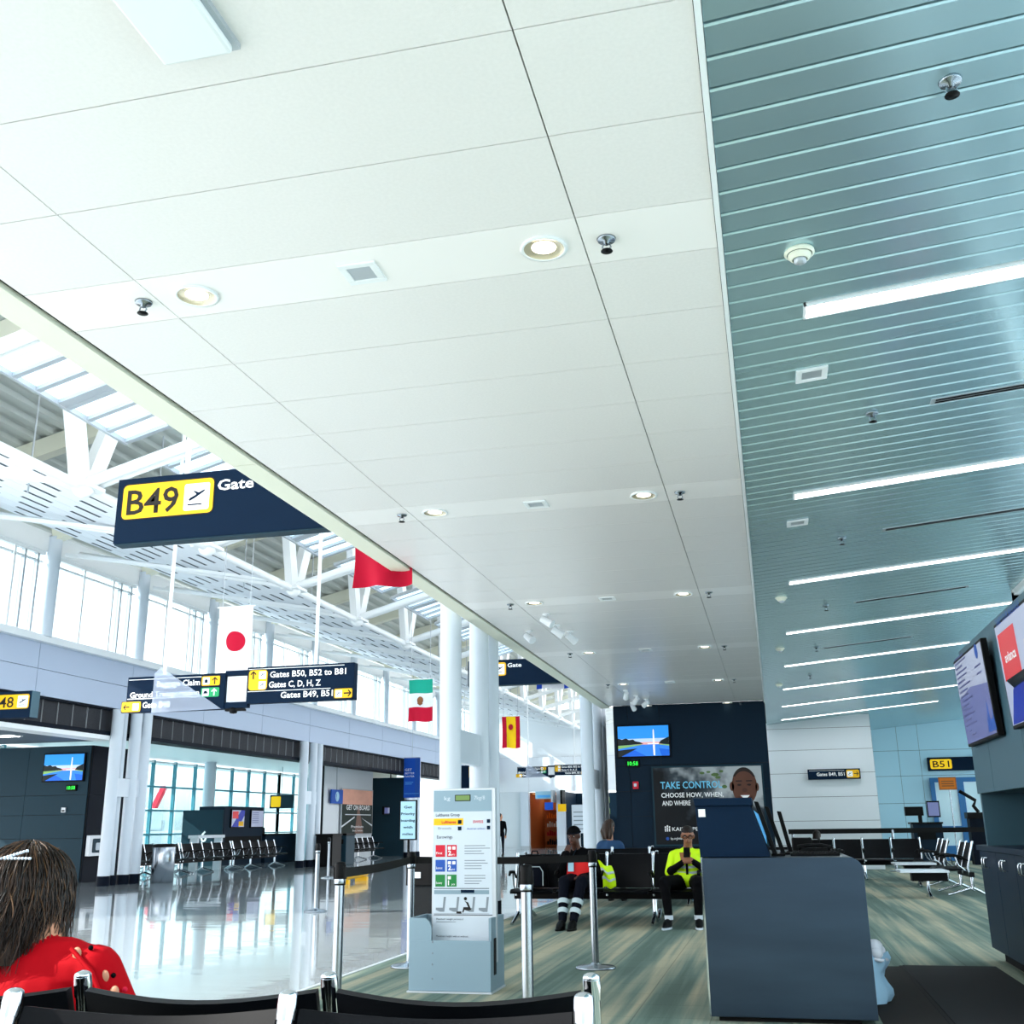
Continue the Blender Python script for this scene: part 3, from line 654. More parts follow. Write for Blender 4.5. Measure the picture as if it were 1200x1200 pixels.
monument_screen(FY((-18.08, 24.2, 2.46)), 1.14, .65, 'wall screen with a monument picture on the dark wall of the left lounge')
monument_screen(FY((-3.34, 24.4, 2.68)), 1.15, .67, 'wall screen with a monument picture on the dark wall above the large poster')
def clock(fr, label):
    t = thing('digital_clock', tuple(fr.p(.14, 0)), label, 'clock')
    q = MB(); q.prism([fr.p(u, v, .05) for u, v in rect(0, 0, .29, .15)], fr.n*-.05); q.build('case', 'black_plastic', t, bevel=.004)
    text(fr, '10:58', .145, .035, .085, 'led_green', t, .051, 'C', .23, bold=.01, name='display')
    return t
clock(FY((-17.39, 24.2, 2.20)), 'small digital clock with green figures under the left lounge screen')
clock(FY((-3.17, 24.4, 2.45)), 'small digital clock with green figures under the screen on the right dark wall')
t = thing('wall_socket_box', (-17.42, 24.2, 1.75), 'small pale control box on the dark wall of the left lounge', 'control')
bx(t, 'case', 'silver', (-17.47, 24.16, 1.68), (-17.35, 24.2, 1.80), bevel=.004); bx(t, 'slot', 'black_ink', (-17.45, 24.155, 1.70), (-17.37, 24.16, 1.74))
t = thing('defibrillator_cabinet', (-16.74, 24.6, .6), 'pale defibrillator cabinet on the end of the dark lounge wall', 'cabinet')
fr = FX((-16.74, 24.26, .62)); q = MB(); q.prism([fr.p(u, v, .12) for u, v in rect(0, 0, .66, .5)], fr.n*-.12); q.build('case', 'silver', t, bevel=.01)
flat('window', fr, rrect(.1, .08, .56, .42, .04), 'teal_wall', t, .12); flat('device', fr, rrect(.24, .14, .44, .32, .04), 'print_white', t, .124)
gx, gy, gz = -13.0, 16.8, 3.21
t = thing('gate_sign', (-14, gy, gz), 'navy gate sign with a yellow B48 tag over the left lounge', 'sign')
q = MB(); q.box((-15.28, gy, gz), (gx-.012, gy+.22, gz+.48)); q.build('sign_box', 'navy_sign', t, bevel=.006)
q = MB(); q.box((gx-.012, gy+.004, gz+.004), (gx, gy+.216, gz+.476)); q.build('end_cover', 'cabinet_grey', t)
fr = FY((-15.28, gy, gz)); ue_ = 2.27
tag_sign(fr, ue_-.86, .16, .82, .26, t); text(fr, 'B48', ue_-.82, .19, .19, 'black_ink', t, .007, width=.46, bold=.012); icon_tile(fr, ue_-.28, .18, .215, t)
# ================================================================== LEFT GLAZED LOUNGE
XG = -22.0
for bi, (ya, yb) in enumerate(((25.8, 34.0), (34.0, 46.0), (46.0, 60.0))):
    r = struct(f'window_{20+bi}', (XG, ya, 0)); n = round((yb-ya)/1.55); dy = (yb-ya)/n
    for i in range(n+1): bx(r, 'mullion', 'teal_mullion', (XG-.06, ya+i*dy-.04, 0), (XG+.06, ya+i*dy+.04, 3.7))
    for z in (0.05, 1.08, 1.92, 2.76, 3.64): bx(r, 'transom', 'teal_mullion' if z < 3 else 'white_trim', (XG-.05, ya, z-.03), (XG+.05, yb, z+.03))
    zz = (0.05, 1.08, 1.92, 2.76, 3.64)
    for i in range(n):
        for a, c in zip(zz[:-1], zz[1:]): bx(r, 'pane', 'glass_teal', (XG-.01, ya+i*dy+.04, a+.03), (XG-.002, ya+(i+1)*dy-.04, c-.03))
bx(None, 'ceiling', 'white_trim', (-24, 25.8, 3.75), (-15.9, 60, 3.85), kind='structure')
q = MB()
t = thing('column', (-21.2, 38.6, 0), 'single white round column inside the left glazed lounge', 'column')
q = MB(); q.cyl((-21.2, 38.2, 0), (-21.2, 38.2, 3.75), .22, n=18); q.build('shaft', 'column_paint', t); bx(t, 'foot', 'silver', (-21.45, 37.95, 0), (-20.95, 38.45, .06))
# aircraft tail outside
t = thing('aircraft', (-48, 74, -.5), 'parked white aircraft with red and yellow tail outside the left windows', 'aircraft')
q = MB(); q.lathe([(0, -16), (.8, -15.4), (1.9, -13), (2.1, -6), (2.1, 10), (1.2, 15), (.3, 18)], (-48, 79, 3.2), 24, Matrix.Rotation(math.pi/2, 3, 'X')); q.build('fuselage', 'plane_white', t)
fr = FX((-47.9, 74, 4.2))
for nm, ps, m in (('tail_fin', [(-14, .8), (-9, .8), (-7.6, 6.6), (-9.6, 6.6)], 'tail_red'), ('fin_band', [(-11.5, 2.2), (-10.3, 2.2), (-8.6, 6.2), (-9.2, 6.2)], 'tail_yellow'), ('fin_lower_band', [(-13.9, .82), (-9.1, .82), (-8.9, 1.6), (-13.2, 1.6)], 'tail_blue')):
    flat(nm, fr, ps, m, t, .0 if nm == 'tail_fin' else .31, .3 if nm == 'tail_fin' else .02)
q = MB(); q.prism([(-48, 80, 2.2), (-48, 84, 2.2), (-38, 87, 2.9), (-38, 85.4, 2.9)], (0, 0, .25)); q.build('wing', 'plane_white', t)
q = MB(); q.cyl((-46, 76, -.5), (-46, 76, 2), .25); q.ball((-46, 76, 0), (.25, .5, .5)); q.cyl((-48, 92, -.5), (-48, 92, 2), .2); q.build('landing_gear', 'silver', t)
t = thing('service_vehicle', (-31, 50, -.5), 'red and white ramp loader outside the left lounge windows', 'vehicle')
bx(t, 'body', 'plane_white', (-32, 48.2, .1), (-30, 52, 1.2), bevel=.1); bx(t, 'cab', 'plane_white', (-32, 48.6, 1.2), (-30.2, 50, 2.3), bevel=.15); q = MB(); q.bar((-31, 49.5, 1.2), (-31, 51.2, 3.4), .25); q.build('loader_arm', 'tail_red', t)
q = MB()
for y in (48.9, 51.2):
    for x in (-32, -30): q.cyl((x-.15, y, -.1), (x+.15, y, -.1), .42)
q.build('wheels', 'black_plastic', t)
# gate kiosk in the left lounge
t = thing('gate_backdrop', (-19, 37, 0), 'tall dark gate kiosk with two lit screens in the left lounge', 'kiosk')
bx(t, 'body', 'navy', (-20.0, 35.45, 0), (-19.0, 38.5, 2.02), bevel=.01); bx(t, 'side_panel', 'teal_wall', (-20.6, 35.40, 0), (-19.02, 35.46, 1.9))
fr = FX((-19.0, 35.5, 0))
flat('niche', fr, rect(.1, .55, 2.9, .98), 'black_matte', t, 0, .01)
for u0, cs in ((.38, 'left'), (1.9, 'right')):
    s_ = MB(); s_.prism([fr.p(u, v, .06) for u, v in rect(u0, 1.28, u0+1.0, 1.92)], fr.n*-.06); sc_ = s_.build('screen', 'black_plastic', t)
    flat('picture', fr, rect(u0+.03, 1.31, u0+.97, 1.89), 'screen_pale', sc_, .06, .002)
    if cs == 'left':
        flat('picture_red', fr, rect(u0+.06, 1.6, u0+.5, 1.85), 'screen_red', sc_, .063, .002); flat('picture_blue', fr, [(u0+.03, 1.31), (u0+.55, 1.31), (u0+.97, 1.7), (u0+.97, 1.89), (u0+.7, 1.89)], 'screen_blue', sc_, .062, .002); flat('picture_yellow', fr, rect(u0+.55, 1.34, u0+.92, 1.5), 'yellow', sc_, .064, .002)
    else:
        flat('picture_text', fr, [rect(u0+.1, 1.8-.07*i, u0+.6, 1.82-.07*i) for i in range(6)], 'screen_ink', sc_, .063, .002)
fs_ = FY((-20.6, 35.4, 0)); text(fs_, '6', .75, .82, .36, 'white_ink', t, .002, bold=.02)
t = thing('gate_counter', (-19, 40, 0), 'dark gate counter beside the left lounge kiosk', 'counter')
bx(t, 'body', 'navy', (-19.6, 38.6, 0), (-18.9, 41.4, 1.0), bevel=.01); bx(t, 'top', 'black_plastic', (-19.65, 38.58, 1.0), (-18.85, 41.42, 1.05)); bx(t, 'monitor', 'black_plastic', (-19.4, 38.75, 1.05), (-19.2, 39.1, 1.28))
t = thing('hanging_sign', (-20.5, 43.2, 2.2), 'small green and yellow hanging sign in the left glazed lounge', 'sign')
fr = FY((-20.7, 42.5, 2.05)); q = MB(); q.prism([fr.p(u, v, .03) for u, v in rect(0, 0, 1.05, .55)], fr.n*-.06); q.build('board', 'teal_wall', t); flat('tag', fr, rrect(.06, .06, .5, .49, .05), 'yellow_light', t, .031)
q = MB(); q.cyl((-20.2, 42.5, 2.6), (-20.2, 42.5, 3.75), .015, n=6); q.build('rod', 'silver', t)
# bay with poster
k_ = 17.3/18
def px18(x, y): return onx(x, y, -17.3)
wall_panels('wall_4', FX((-17.35, 42.0*k_, 0)), 5.6*k_, 3.75, 'grey_wall', [1.6*k_], [])
wall_panels('wall_5', FX((-17.8, 45.6, 0)), 4.6, 3.75, 'cream_wall', [], [])
t = thing('lightbox_poster', (-17.3, 43.6, 1.0), 'tall poster of a straight road at sunset with GET ON BOARD lettering', 'poster')
a = px18(400, 925); c = px18(434, 977); fr = FX((-17.3, a.y, c.z+.02)); W_ = c.y-a.y; H_ = a.z-c.z
q = MB(); q.prism([fr.p(u, v, .06) for u, v in rect(-.04, -.04, W_+.04, H_+.04)], fr.n*-.06); q.build('frame', 'silver', t)
f = lambda n, ps, m, d: flat(n, fr, [[(x*W_, y*H_) for x, y in p] for p in ps], m, t, d, .002)
f('picture_sky', [rect(0, .62, 1, 1)], 'sunset', .061); f('picture_land', [rect(0, 0, 1, .66)], 'forest', .062); f('picture_road', [[(.42, 0), (.7, 0), (.54, .62), (.5, .62)]], 'road', .064); f('picture_path', [[(0, .18), (.0, .14), (.4, .36), (.4, .39)], [(.62, .36), (1, .16), (1, .2)], rect(.1, .42, .95, .44)], 'grey_wall', .065)
text(fr, 'GET ON BOARD', W_*.52, H_*.54, H_*.11, 'white_ink', t, .067, 'C', W_*.78, bold=.01); text(fr, 'Premium', W_*.5, H_*.13, H_*.06, 'white_ink', t, .067, 'C', W_*.4); text(fr, 'Seat, better.', W_*.52, H_*.05, H_*.04, 'white_ink', t, .067, 'C', W_*.36)
t = thing('question_sign', (-17.3, 41, 2.2), 'square blue information sign with a white disc and question mark', 'sign')
a = px18(386, 925); c = px18(399, 942); fr = FX((-17.25, a.y, c.z)); W_ = c.y-a.y; H_ = a.z-c.z
q = MB(); q.prism([fr.p(u, v, .05) for u, v in rect(0, 0, W_, H_)], fr.n*-.05); q.build('board', 'blue_print', t); flat('disc', fr, disc(W_/2, H_/2, H_*.36, 24, H_*.36), 'paper_blue', t, .05); text(fr, '?', W_*.42, H_*.3, H_*.4, 'blue_print', t, .056, 'C', bold=.02)
q = MB(); q.bar(fr.p(W_/2, H_, .02), (fr.p(W_/2, 0).x, fr.p(W_/2, 0).y, 3.75), .03); q.build('hanger', 'silver', t)
t = thing('hanging_screen', (-17.0, 46.6, 1.8), 'small screen hanging on a pole before the cream wall', 'screen')
a = onx(449, 945, -17.0); c = onx(465, 955, -17.0); fr = FX((-17.0, a.y, c.z)); W_ = c.y-a.y; H_ = a.z-c.z
q = MB(); q.prism([fr.p(u, v, .04) for u, v in rect(0, 0, W_, H_)], fr.n*-.08); q.build('case', 'black_plastic', t); flat('picture', fr, rect(.08, .05, W_-.08, H_-.05), 'screen_shade', t, .04); flat('picture_figures', fr, [rect(.5, .08, .8, .3), rect(1.0, .06, 1.3, .34)], 'screen_pale', t, .045)
q = MB(); q.cyl(fr.p(W_/2, H_, 0), (-17.0, a.y+W_/2, 3.75), .03, n=8); q.build('pole', 'black_plastic', t)
# blue banner hung before the third cluster
t = thing('hanging_banner', (-15.0, 43.6, 2.4), 'tall blue hanging banner reading GET BETTER FASTER in front of white columns', 'banner')
fr = FY((-15.25, 43.9, 2.42)); q = MB(); q.prism([fr.p(u, v, 0) for u, v in rect(0, 0, .72, 1.65)], fr.n*-.02); q.build('cloth', 'banner_blue', t)
flat('light_stripe', fr, [rect(.5, 0, .72, 1.65)], 'blue_print', t, .001, .002); flat('fine_print', fr, [rect(.06, .62, .42, .64), rect(.06, .55, .36, .57), rect(.04, .16, .68, .175)], 'banner_light', t, .004, .002)
for i, s_ in enumerate(('GET', 'BETTER', 'FASTER')): text(fr, s_, .05, 1.1-.13*i, .10 if i == 0 else .07, 'white_ink', t, .004, width=.3 if i == 0 else .42)
q = MB(); q.cyl(fr.p(0, 1.65, -.01), fr.p(.72, 1.65, -.01), .02, n=8); q.cyl(fr.p(.36, 1.66, -.01), (fr.p(.36, 0).x, 43.91, 7.95), .008, n=6); q.build('rail', 'silver', t)
bx(None, 'wall_6', 'teal_wall', (-20, 46.9, 0), (-15.9, 47.1, 3.4), kind='structure')
# ================================================================== FAR END : SHOPS
YE = 60.0
def end(x, y): return ony(x, y, YE)
zt, zb = end(640, 905).z, end(640, 930).z
wall_panels('wall_7', FY((-16, YE, 3.05)), 13, 1.9, 'white_paint', [2.6, 5.2, 7.8, 10.4], [])
bx(None, 'window_40', 'plane_white', (-16, YE+.1, 4.95), (-3, YE+.2, 7.6), kind='structure')
xs_ = [end(px_, 960).x for px_ in (585, 612, 620, 655, 661, 700)]
bx(None, 'wall_8', 'grey_wall', (-16, YE-.05, 0), (xs_[1], YE+.1, 3.05), kind='structure')
bx(None, 'wall_9', 'wood', (xs_[2]-.5, YE+5.0, 0), (xs_[3]+1.0, YE+5.2, 3.05), kind='structure')
bx(None, 'wall_10', 'navy', (xs_[4]-.5, YE+4.0, 0), (-3.5, YE+4.2, 3.05), kind='structure')
bx(None, 'wall_11', 'wood', (xs_[2]-.35, YE+.3, 0), (xs_[2]-.15, YE+5, 3.05), kind='structure'); bx(None, 'wall_12', 'navy', (xs_[4]-.15, YE+.3, 0), (xs_[4], YE+5, 3.05), kind='structure')
for i, px_ in enumerate((616, 658, 697)):
    x = end(px_, 960).x; t = thing('shopfront_pillar', (x, YE, 0), ('white pillar left of the orange lit shop', 'white pillar right of the orange lit shop', 'white pillar beside the dark far shop')[i], 'pillar')
    bx(t, 'shaft', 'column_paint', (x-.22, YE-.25, 0), (x+.22, YE+.2, 3.05)); bx(t, 'foot', 'silver', (x-.24, YE-.27, 0), (x+.24, YE+.2, .15))
def shelf_unit(x, y, w_, label, goods):
    t = thing('display_shelf', (x, y, 0), label, 'shelf')
    bx(t, 'back', 'wood', (x, y+.4, 0), (x+w_, y+.45, 2.2))
    for z in (.1, .6, 1.1, 1.6, 2.1): bx(t, 'shelf', 'wood', (x, y, z), (x+w_, y+.42, z+.04))
    for i, z in enumerate((.14, .64, 1.14, 1.64)):
        q = MB()
        for j in range(6): q.box((x+.05+j*w_/6, y+.05, z), (x+w_/6*(j+.8), y+.3, z+.2+.12*((i*3+j*5) % 3)/2))
        q.build('goods', goods[i % len(goods)], t, kind='stuff')
    return t
x2, x3 = xs_[2], xs_[3]
shelf_unit(x2+.15, YE+3.9, .8, 'wooden shop shelf full of dark and red goods, left in the orange shop', ['black_plastic', 'red', 'table_white', 'orange'])
shelf_unit(x2+1.0, YE+4.3, .5, 'wooden shop shelf with pale goods, right in the orange shop', ['table_white', 'orange', 'wood'])
t = thing('shop_sign', (x2+.9, YE+.4, 2.6), 'pale blue lit shop sign above the orange shop entrance', 'sign')
bx(t, 'board', 'paper_blue', (x2+.45, YE-.3, 2.66), (x2+1.45, YE-.0, 3.06)); bx(t, 'lit_strip', 'banner_light', (x2+.55, YE-.31, 2.72), (x2+1.3, YE-.3, 2.86))
t = thing('hanging_shop_sign', (x2+1.0, YE-1, 2.2), 'square blue projecting sign at the orange shop', 'sign')
bx(t, 'board', 'banner_blue', (x2+1.12, YE-1.0, 2.05), (x2+1.58, YE-.94, 2.45)); bx(t, 'bracket', 'silver', (x2+1.48, YE-1.0, 2.45), (x2+1.56, YE, 3.1))
t = thing('yellow_shop_sign', (x3+.2, YE-1, 2.0), 'square yellow projecting sign between the two far shops', 'sign')
bx(t, 'board', 'yellow', (x3+.15, YE-1.0, 1.95), (x3+.6, YE-.94, 2.35)); bx(t, 'bracket', 'black_plastic', (x3+.3, YE-1.0, 2.35), (x3+.4, YE, 3.1))
q = thing('ceiling_light', (x2+.8, YE+2, 3.0), 'warm ceiling light inside the orange far shop', 'light'); bx(q, 'frame', 'wood', (x2-.2, YE+.8, 2.98), (x3-.1, YE+4, 3.04)); bx(q, 'diffuser', 'warm_glow', (x2+.0, YE+1.0, 2.95), (x3-.3, YE+3.8, 2.98))
t = thing('shop_board', (xs_[4]+.9, YE-.5, 0), 'white information board with grey print before the dark far shop', 'board')
bx(t, 'board', 'print_white', (xs_[4]+.55, YE-.6, .8), (xs_[4]+1.35, YE-.5, 2.3)); bx(t, 'post', 'silver', (xs_[4]+.9, YE-.58, 0), (xs_[4]+1.0, YE-.52, .8)); flat('print', FY((xs_[4]+.6, YE-.6, .9)), [rect(.05, .1+.22*i, .6, .16+.22*i) for i in range(5)], 'grey_print', t, .001)
t = thing('shop_rack', (xs_[4]+2.2, YE+.5, 0), 'tall green framed rack at the dark far shop', 'rack')
for dx in (0, .7): bx(t, 'post', 'forest', (xs_[4]+1.7+dx, YE+.4, 0), (xs_[4]+1.78+dx, YE+.5, 2.9))
for z in (.6, 1.2, 1.8, 2.4): bx(t, 'shelf', 'photo_green', (xs_[4]+1.7, YE+.4, z), (xs_[4]+2.48, YE+.8, z+.3))
# ================================================================== RIGHT HAND WALLS
wall_panels('wall_13', FY((XL+.06, 24.4, 0)), 3.40, 3.825, 'navy', [.33, 1.05], [.6, 1.38, 1.92, 2.48], thick=3.0)
r = wall_panels('wall_14', FY((-.5, 30.5, 0)), 3.2, 4.02, 'grey_wall', [], [.62, 1.24, 1.86, 2.48, 3.1, 3.68])
wall_panels('wall_15', FY((2.5, 37.0, 0)), 8, 4.6, 'blue_wall', [1.55, 2.2], [.9, 1.75, 2.6, 3.4])
YD = 36.95
t = struct('door_1', (5.6, YD, 0))
dx0, dx1 = ony(1089, 915, YD).x, ony(1152, 915, YD).x; dm = (dx0+dx1)/2+.1; DH = 2.38
for a, c in ((dx0, dx0+.14), (dm-.1, dm+.1), (dx1-.1, dx1+.1)): bx(t, 'stile', 'blue_frame', (a, YD-.08, 0), (c, YD, DH))
bx(t, 'rail', 'blue_frame', (dx0, YD-.08, DH), (dx1+.1, YD, DH+.14)); bx(t, 'bottom_rail', 'blue_frame', (dx0, YD-.08, 0), (dx1, YD, .45))
for a, c in ((dx0+.14, dm-.1), (dm+.1, dx1-.1)):
    bx(t, 'pane', 'door_daylight', (a, YD-.03, .45), (c, YD-.01, DH)); bx(t, 'push_bar', 'blue_frame', (a, YD-.12, .98), (c, YD-.07, 1.04))  # opaque panes, outdoor light put into their pale colour
def wall_sign(loc, W_, H_, label):
    t = thing('wall_sign', loc, label, 'sign'); q = MB(); q.box((loc[0], loc[1]-.08, loc[2]), (loc[0]+W_, loc[1], loc[2]+H_)); q.build('sign_box', 'navy_sign', t, bevel=.005); return t, FY((loc[0], loc[1]-.08, loc[2]))
a = ony(1086, 888, YD); t, fr = wall_sign((a.x, YD, a.z-.42), 1.75, .42, 'navy gate sign with a lit yellow B51 tag above the blue door')
flat('tag', fr, rrect(.07, .06, .72, .36, .05), 'yellow_light', t, .002); text(fr, 'B51', .395, .11, .2, 'black_ink', t, .007, 'C', .5, bold=.01)
a = ony(946, 902, 30.5); t, fr = wall_sign((a.x, 30.46, a.z-.27), 1.36, .27, 'navy wall sign with white lettering Gates B49, B51 on the pale wall')
text(fr, 'Gates B49, B51', .23, .09, .09, 'white_ink', t, .003, width=.72, bold=.015); tag_sign(fr, 1.0, .03, .33, .21, t, edge=False); icon_tile(fr, 1.02, .06, .14, t); arrow(fr, 1.25, .135, .13, 0, 'black_ink', t, .007); flat('rule_line', fr, [rect(.04, .225, .95, .232)], 'white_ink', t, .002, .001)
t = thing('notice_stand', (5.2, YD-.8, 0), 'orange notice board on a thin stand before the blue door', 'sign')
a = ony(1099, 911, YD-.8); fr = FY((a.x, YD-.8, a.z-.38)); q = MB(); q.prism([fr.p(u, v, .02) for u, v in rect(0, 0, .52, .38)], fr.n*-.04); q.build('board', 'wood', t); flat('sheet', fr, rect(.03, .03, .49, .35), 'orange', t, .02); flat('print', fr, [rect(.08, .1+.07*i, .44, .13+.07*i) for i in range(3)], 'brown', t, .025, .002)
q = MB(); q.cyl((a.x+.3, YD-.8, .02), (a.x+.3, YD-.8, a.z-.38), .02, n=8); q.cyl((a.x+.3, YD-.8, 0), (a.x+.3, YD-.8, .03), .18); q.build('post', 'steel', t)
t = thing('gate_desk', (4.6, 33.5, 0), 'small dark gate desk with monitor and printer left of the blue door', 'desk')
a = ony(1070, 968, 33); c = ony(1100, 968, 33); bx(t, 'body', 'navy', (a.x, 33, 0), (c.x+.1, 33.7, 1.12), bevel=.01); bx(t, 'top', 'black_plastic', (a.x-.05, 32.95, 1.12), (c.x+.12, 33.75, 1.17))
bx(t, 'monitor', 'black_plastic', (a.x-.15, 33.2, 1.35), (a.x+.35, 33.4, 1.6), bevel=.01); bx(t, 'monitor_stand', 'black_plastic', (a.x+.2, 33.25, 1.17), (a.x+.3, 33.35, 1.36))
m_ = MB(); m_.box((a.x+.45, 33.2, 1.3), (a.x+.8, 33.24, 1.75)); o = m_.build('tilted_screen', 'black_plastic', t); flat('screen_face', FY((a.x+.48, 33.2, 1.34)), rect(0, 0, .29, .37), 'screen_shade', t, .001)
bx(t, 'front_niche', 'black_matte', (a.x+.1, 32.99, .7), (c.x-.1, 33.0, 1.0))
t = thing('boarding_reader', (6.0, 33.5, 0), 'dark boarding pass reader on a pedestal beside the blue door', 'reader')
a = ony(1145, 965, 33.5); bx(t, 'pedestal', 'navy_dark', (a.x-.2, 33.4, 0), (a.x+.35, 33.9, 1.25), bevel=.01); bx(t, 'head', 'black_plastic', (a.x-.25, 33.35, 1.25), (a.x+.4, 33.9, 1.42)); q = MB(); q.tube([(a.x+.1, 33.6, 1.42), (a.x-.02, 33.6, 1.6), (a.x+.05, 33.6, 1.75), (a.x-.35, 33.6, 2.02)], .05, 8); q.build('arm', 'black_plastic', t)
t = thing('side_wall_rail', (3, 30.2, 0), 'long dark belt rail along the pale wall by the far seats', 'barrier')
q = MB(); q.bar((.3, 29.2, .98), (6.2, 29.6, .98), .03, .12); q.build('belt', 'belt', t)
for x in (.4, 2.85, 6.1):
    q = MB(); q.cyl((x, 29.3, .02), (x, 29.3, 1.0), .035); q.cyl((x, 29.3, 0), (x, 29.3, .02), .17); q.build('post', 'steel', t)
# unseen right hand glazing, near runs set close to brighten the slat ceiling
def glazing(name, p0, p1, zt):
    r = struct(name, p0); d = V(p1)-V(p0); n = max(1, round(d.length/2.6))
    for i in range(n+1):
        c = V(p0)+d*i/n; q = MB(); q.bar(c, c+V((0, 0, zt)), .1, .1); q.build('mullion', 'white_trim', r)
    zz = (.05, 1.2, 3.0, zt)
    for z in zz: q = MB(); q.bar(V(p0)+V((0, 0, z)), V(p1)+V((0, 0, z)), .09, .08); q.build('transom', 'white_trim', r)
    nn = V((-d.y, d.x, 0)).normalized()*.008
    for i in range(n):
        for a, c in zip(zz[:-1], zz[1:]):
            A = V(p0)+d*i/n; B = V(p0)+d*(i+1)/n; q = MB(); q.prism([A+V((0, 0, a)), B+V((0, 0, a)), B+V((0, 0, c)), A+V((0, 0, c))], nn); q.build('pane', 'glass', r)
glazing('window_55', (2.0, -5, 0), (2.0, 7.4, 0), 3.9)
glazing('window_50', (2.05, 7.45, 0), (3.3, 7.45, 0), 4.0)
glazing('window_51', (3.3, 7.45, 0), (3.3, 14.7, 0), 4.05)
glazing('window_56', (3.3, 14.7, 0), (4.9, 14.7, 0), 4.1)
glazing('window_52', (4.9, 14.7, 0), (4.9, 20.4, 0), 4.2)
glazing('window_53', (4.9, 20.4, 0), (8.9, 20.4, 0), 4.4)
glazing('window_54', (8.9, 20.4, 0), (8.9, 37, 0), 4.5)
bx(None, 'unseen_wall_16', 'white_paint', (-3.6, -5.2, 0), (2.0, -5.0, 4.2), kind='structure')  # unseen wall behind the camera, added to cut light on the near ceiling
# large poster on the dark wall
t = thing('wall_poster', (-1.4, 24.4, .75), 'large dark wall poster of a smiling man with TAKE CONTROL lettering', 'poster')
fr = FY((-2.58, 24.38, .78)); W_, H_ = 2.36, 1.63
q = MB(); q.prism([fr.p(u, v, .05) for u, v in rect(-.04, -.04, W_+.04, H_+.04)], fr.n*-.05); q.build('frame', 'teal_wall', t)
flat('picture_background', fr, rect(0, 0, W_, H_), 'poster_photo', t, .05, .002)
flat('picture_leaves', fr, [disc(1.08, 1.5, .06, 7, .03), disc(1.36, 1.46, .09, 7, .04), disc(1.42, 1.40, .07, 6, .03), disc(1.55, 1.2, .06, 7, .04), disc(1.22, 1.52, .05, 6, .025), disc(1.50, 1.53, .05, 6, .03)], 'photo_green', t, .054, .002)
flat('picture_shoulders', fr, [[(1.35, 0), (W_, 0), (W_, .5), (2.1, .72), (1.75, .72), (1.5, .5)]], 'banner_light', t, .054, .002)
hu, hv = 1.98, 1.2
flat('picture_head', fr, [disc(hu, hv, .27, 24, .40), disc(hu-.27, hv-.0, .05, 10, .1), disc(hu+.27, hv-.02, .04, 10, .09), rect(hu-.14, hv-.5, hu+.14, hv-.2)], 'face', t, .056, .002)
flat('picture_hair', fr, [[(hu+.275*math.cos(a), hv+.405*math.sin(a)) for a in [math.radians(28+10*i) for i in range(13)]]+[(hu+.235*math.cos(a), hv+.05+.27*math.sin(a)) for a in [math.radians(145-10*i) for i in range(12)]]], 'face_dark', t, .058, .002)
flat('picture_brows', fr, [rect(hu-.18, hv+.1, hu-.05, hv+.125), rect(hu+.04, hv+.1, hu+.17, hv+.125), disc(hu-.11, hv+.03, .045, 10, .022), disc(hu+.1, hv+.03, .045, 10, .022)], 'face_dark', t, .0585, .002)
flat('picture_nose', fr, [disc(hu, hv-.08, .06, 10, .045)], 'skin_dark', t, .0585, .002)
flat('picture_lips', fr, [disc(hu, hv-.21, .12, 14, .06)], 'lip', t, .0585, .002); flat('picture_smile', fr, [[(hu-.1, hv-.19), (hu-.05, hv-.24), (hu+.05, hv-.24), (hu+.1, hv-.19)]], 'white_ink', t, .060, .002)
text(fr, 'TAKE CONTROL', .15, 1.18, .15, 'poster_cyan', t, .062, width=1.35, bold=.012); text(fr, 'CHOOSE HOW, WHEN,', .16, .99, .10, 'white_ink', t, .062, width=1.36, bold=.012); text(fr, 'AND WHERE', .17, .82, .10, 'white_ink', t, .062, width=.62, bold=.012)
flat('emblem', fr, [rect(.2, .27, .225, .34), rect(.245, .27, .27, .36), rect(.29, .27, .315, .34), disc(.213, .365, .018, 8), disc(.258, .385, .018, 8), disc(.303, .365, .018, 8)], 'white_ink', t, .062, .001)
text(fr, 'KAISER PERMANENTE', .36, .28, .08, 'white_ink', t, .062, width=1.25); text(fr, 'kp.org/mid-atlantic', .32, .10, .05, 'white_ink', t, .062, width=.42); flat('web_mark', fr, [disc(.25, .12, .035, 10)], 'blue_print', t, .062, .001)
t = thing('fire_alarm', (-2.99, 24.4, 2.0), 'small red fire alarm box on the dark wall left of the poster', 'alarm')
bx(t, 'case', 'red_print', (-3.05, 24.34, 1.97), (-2.92, 24.4, 2.13), bevel=.005); bx(t, 'strobe', 'print_white', (-3.02, 24.325, 2.02), (-2.96, 24.34, 2.09))
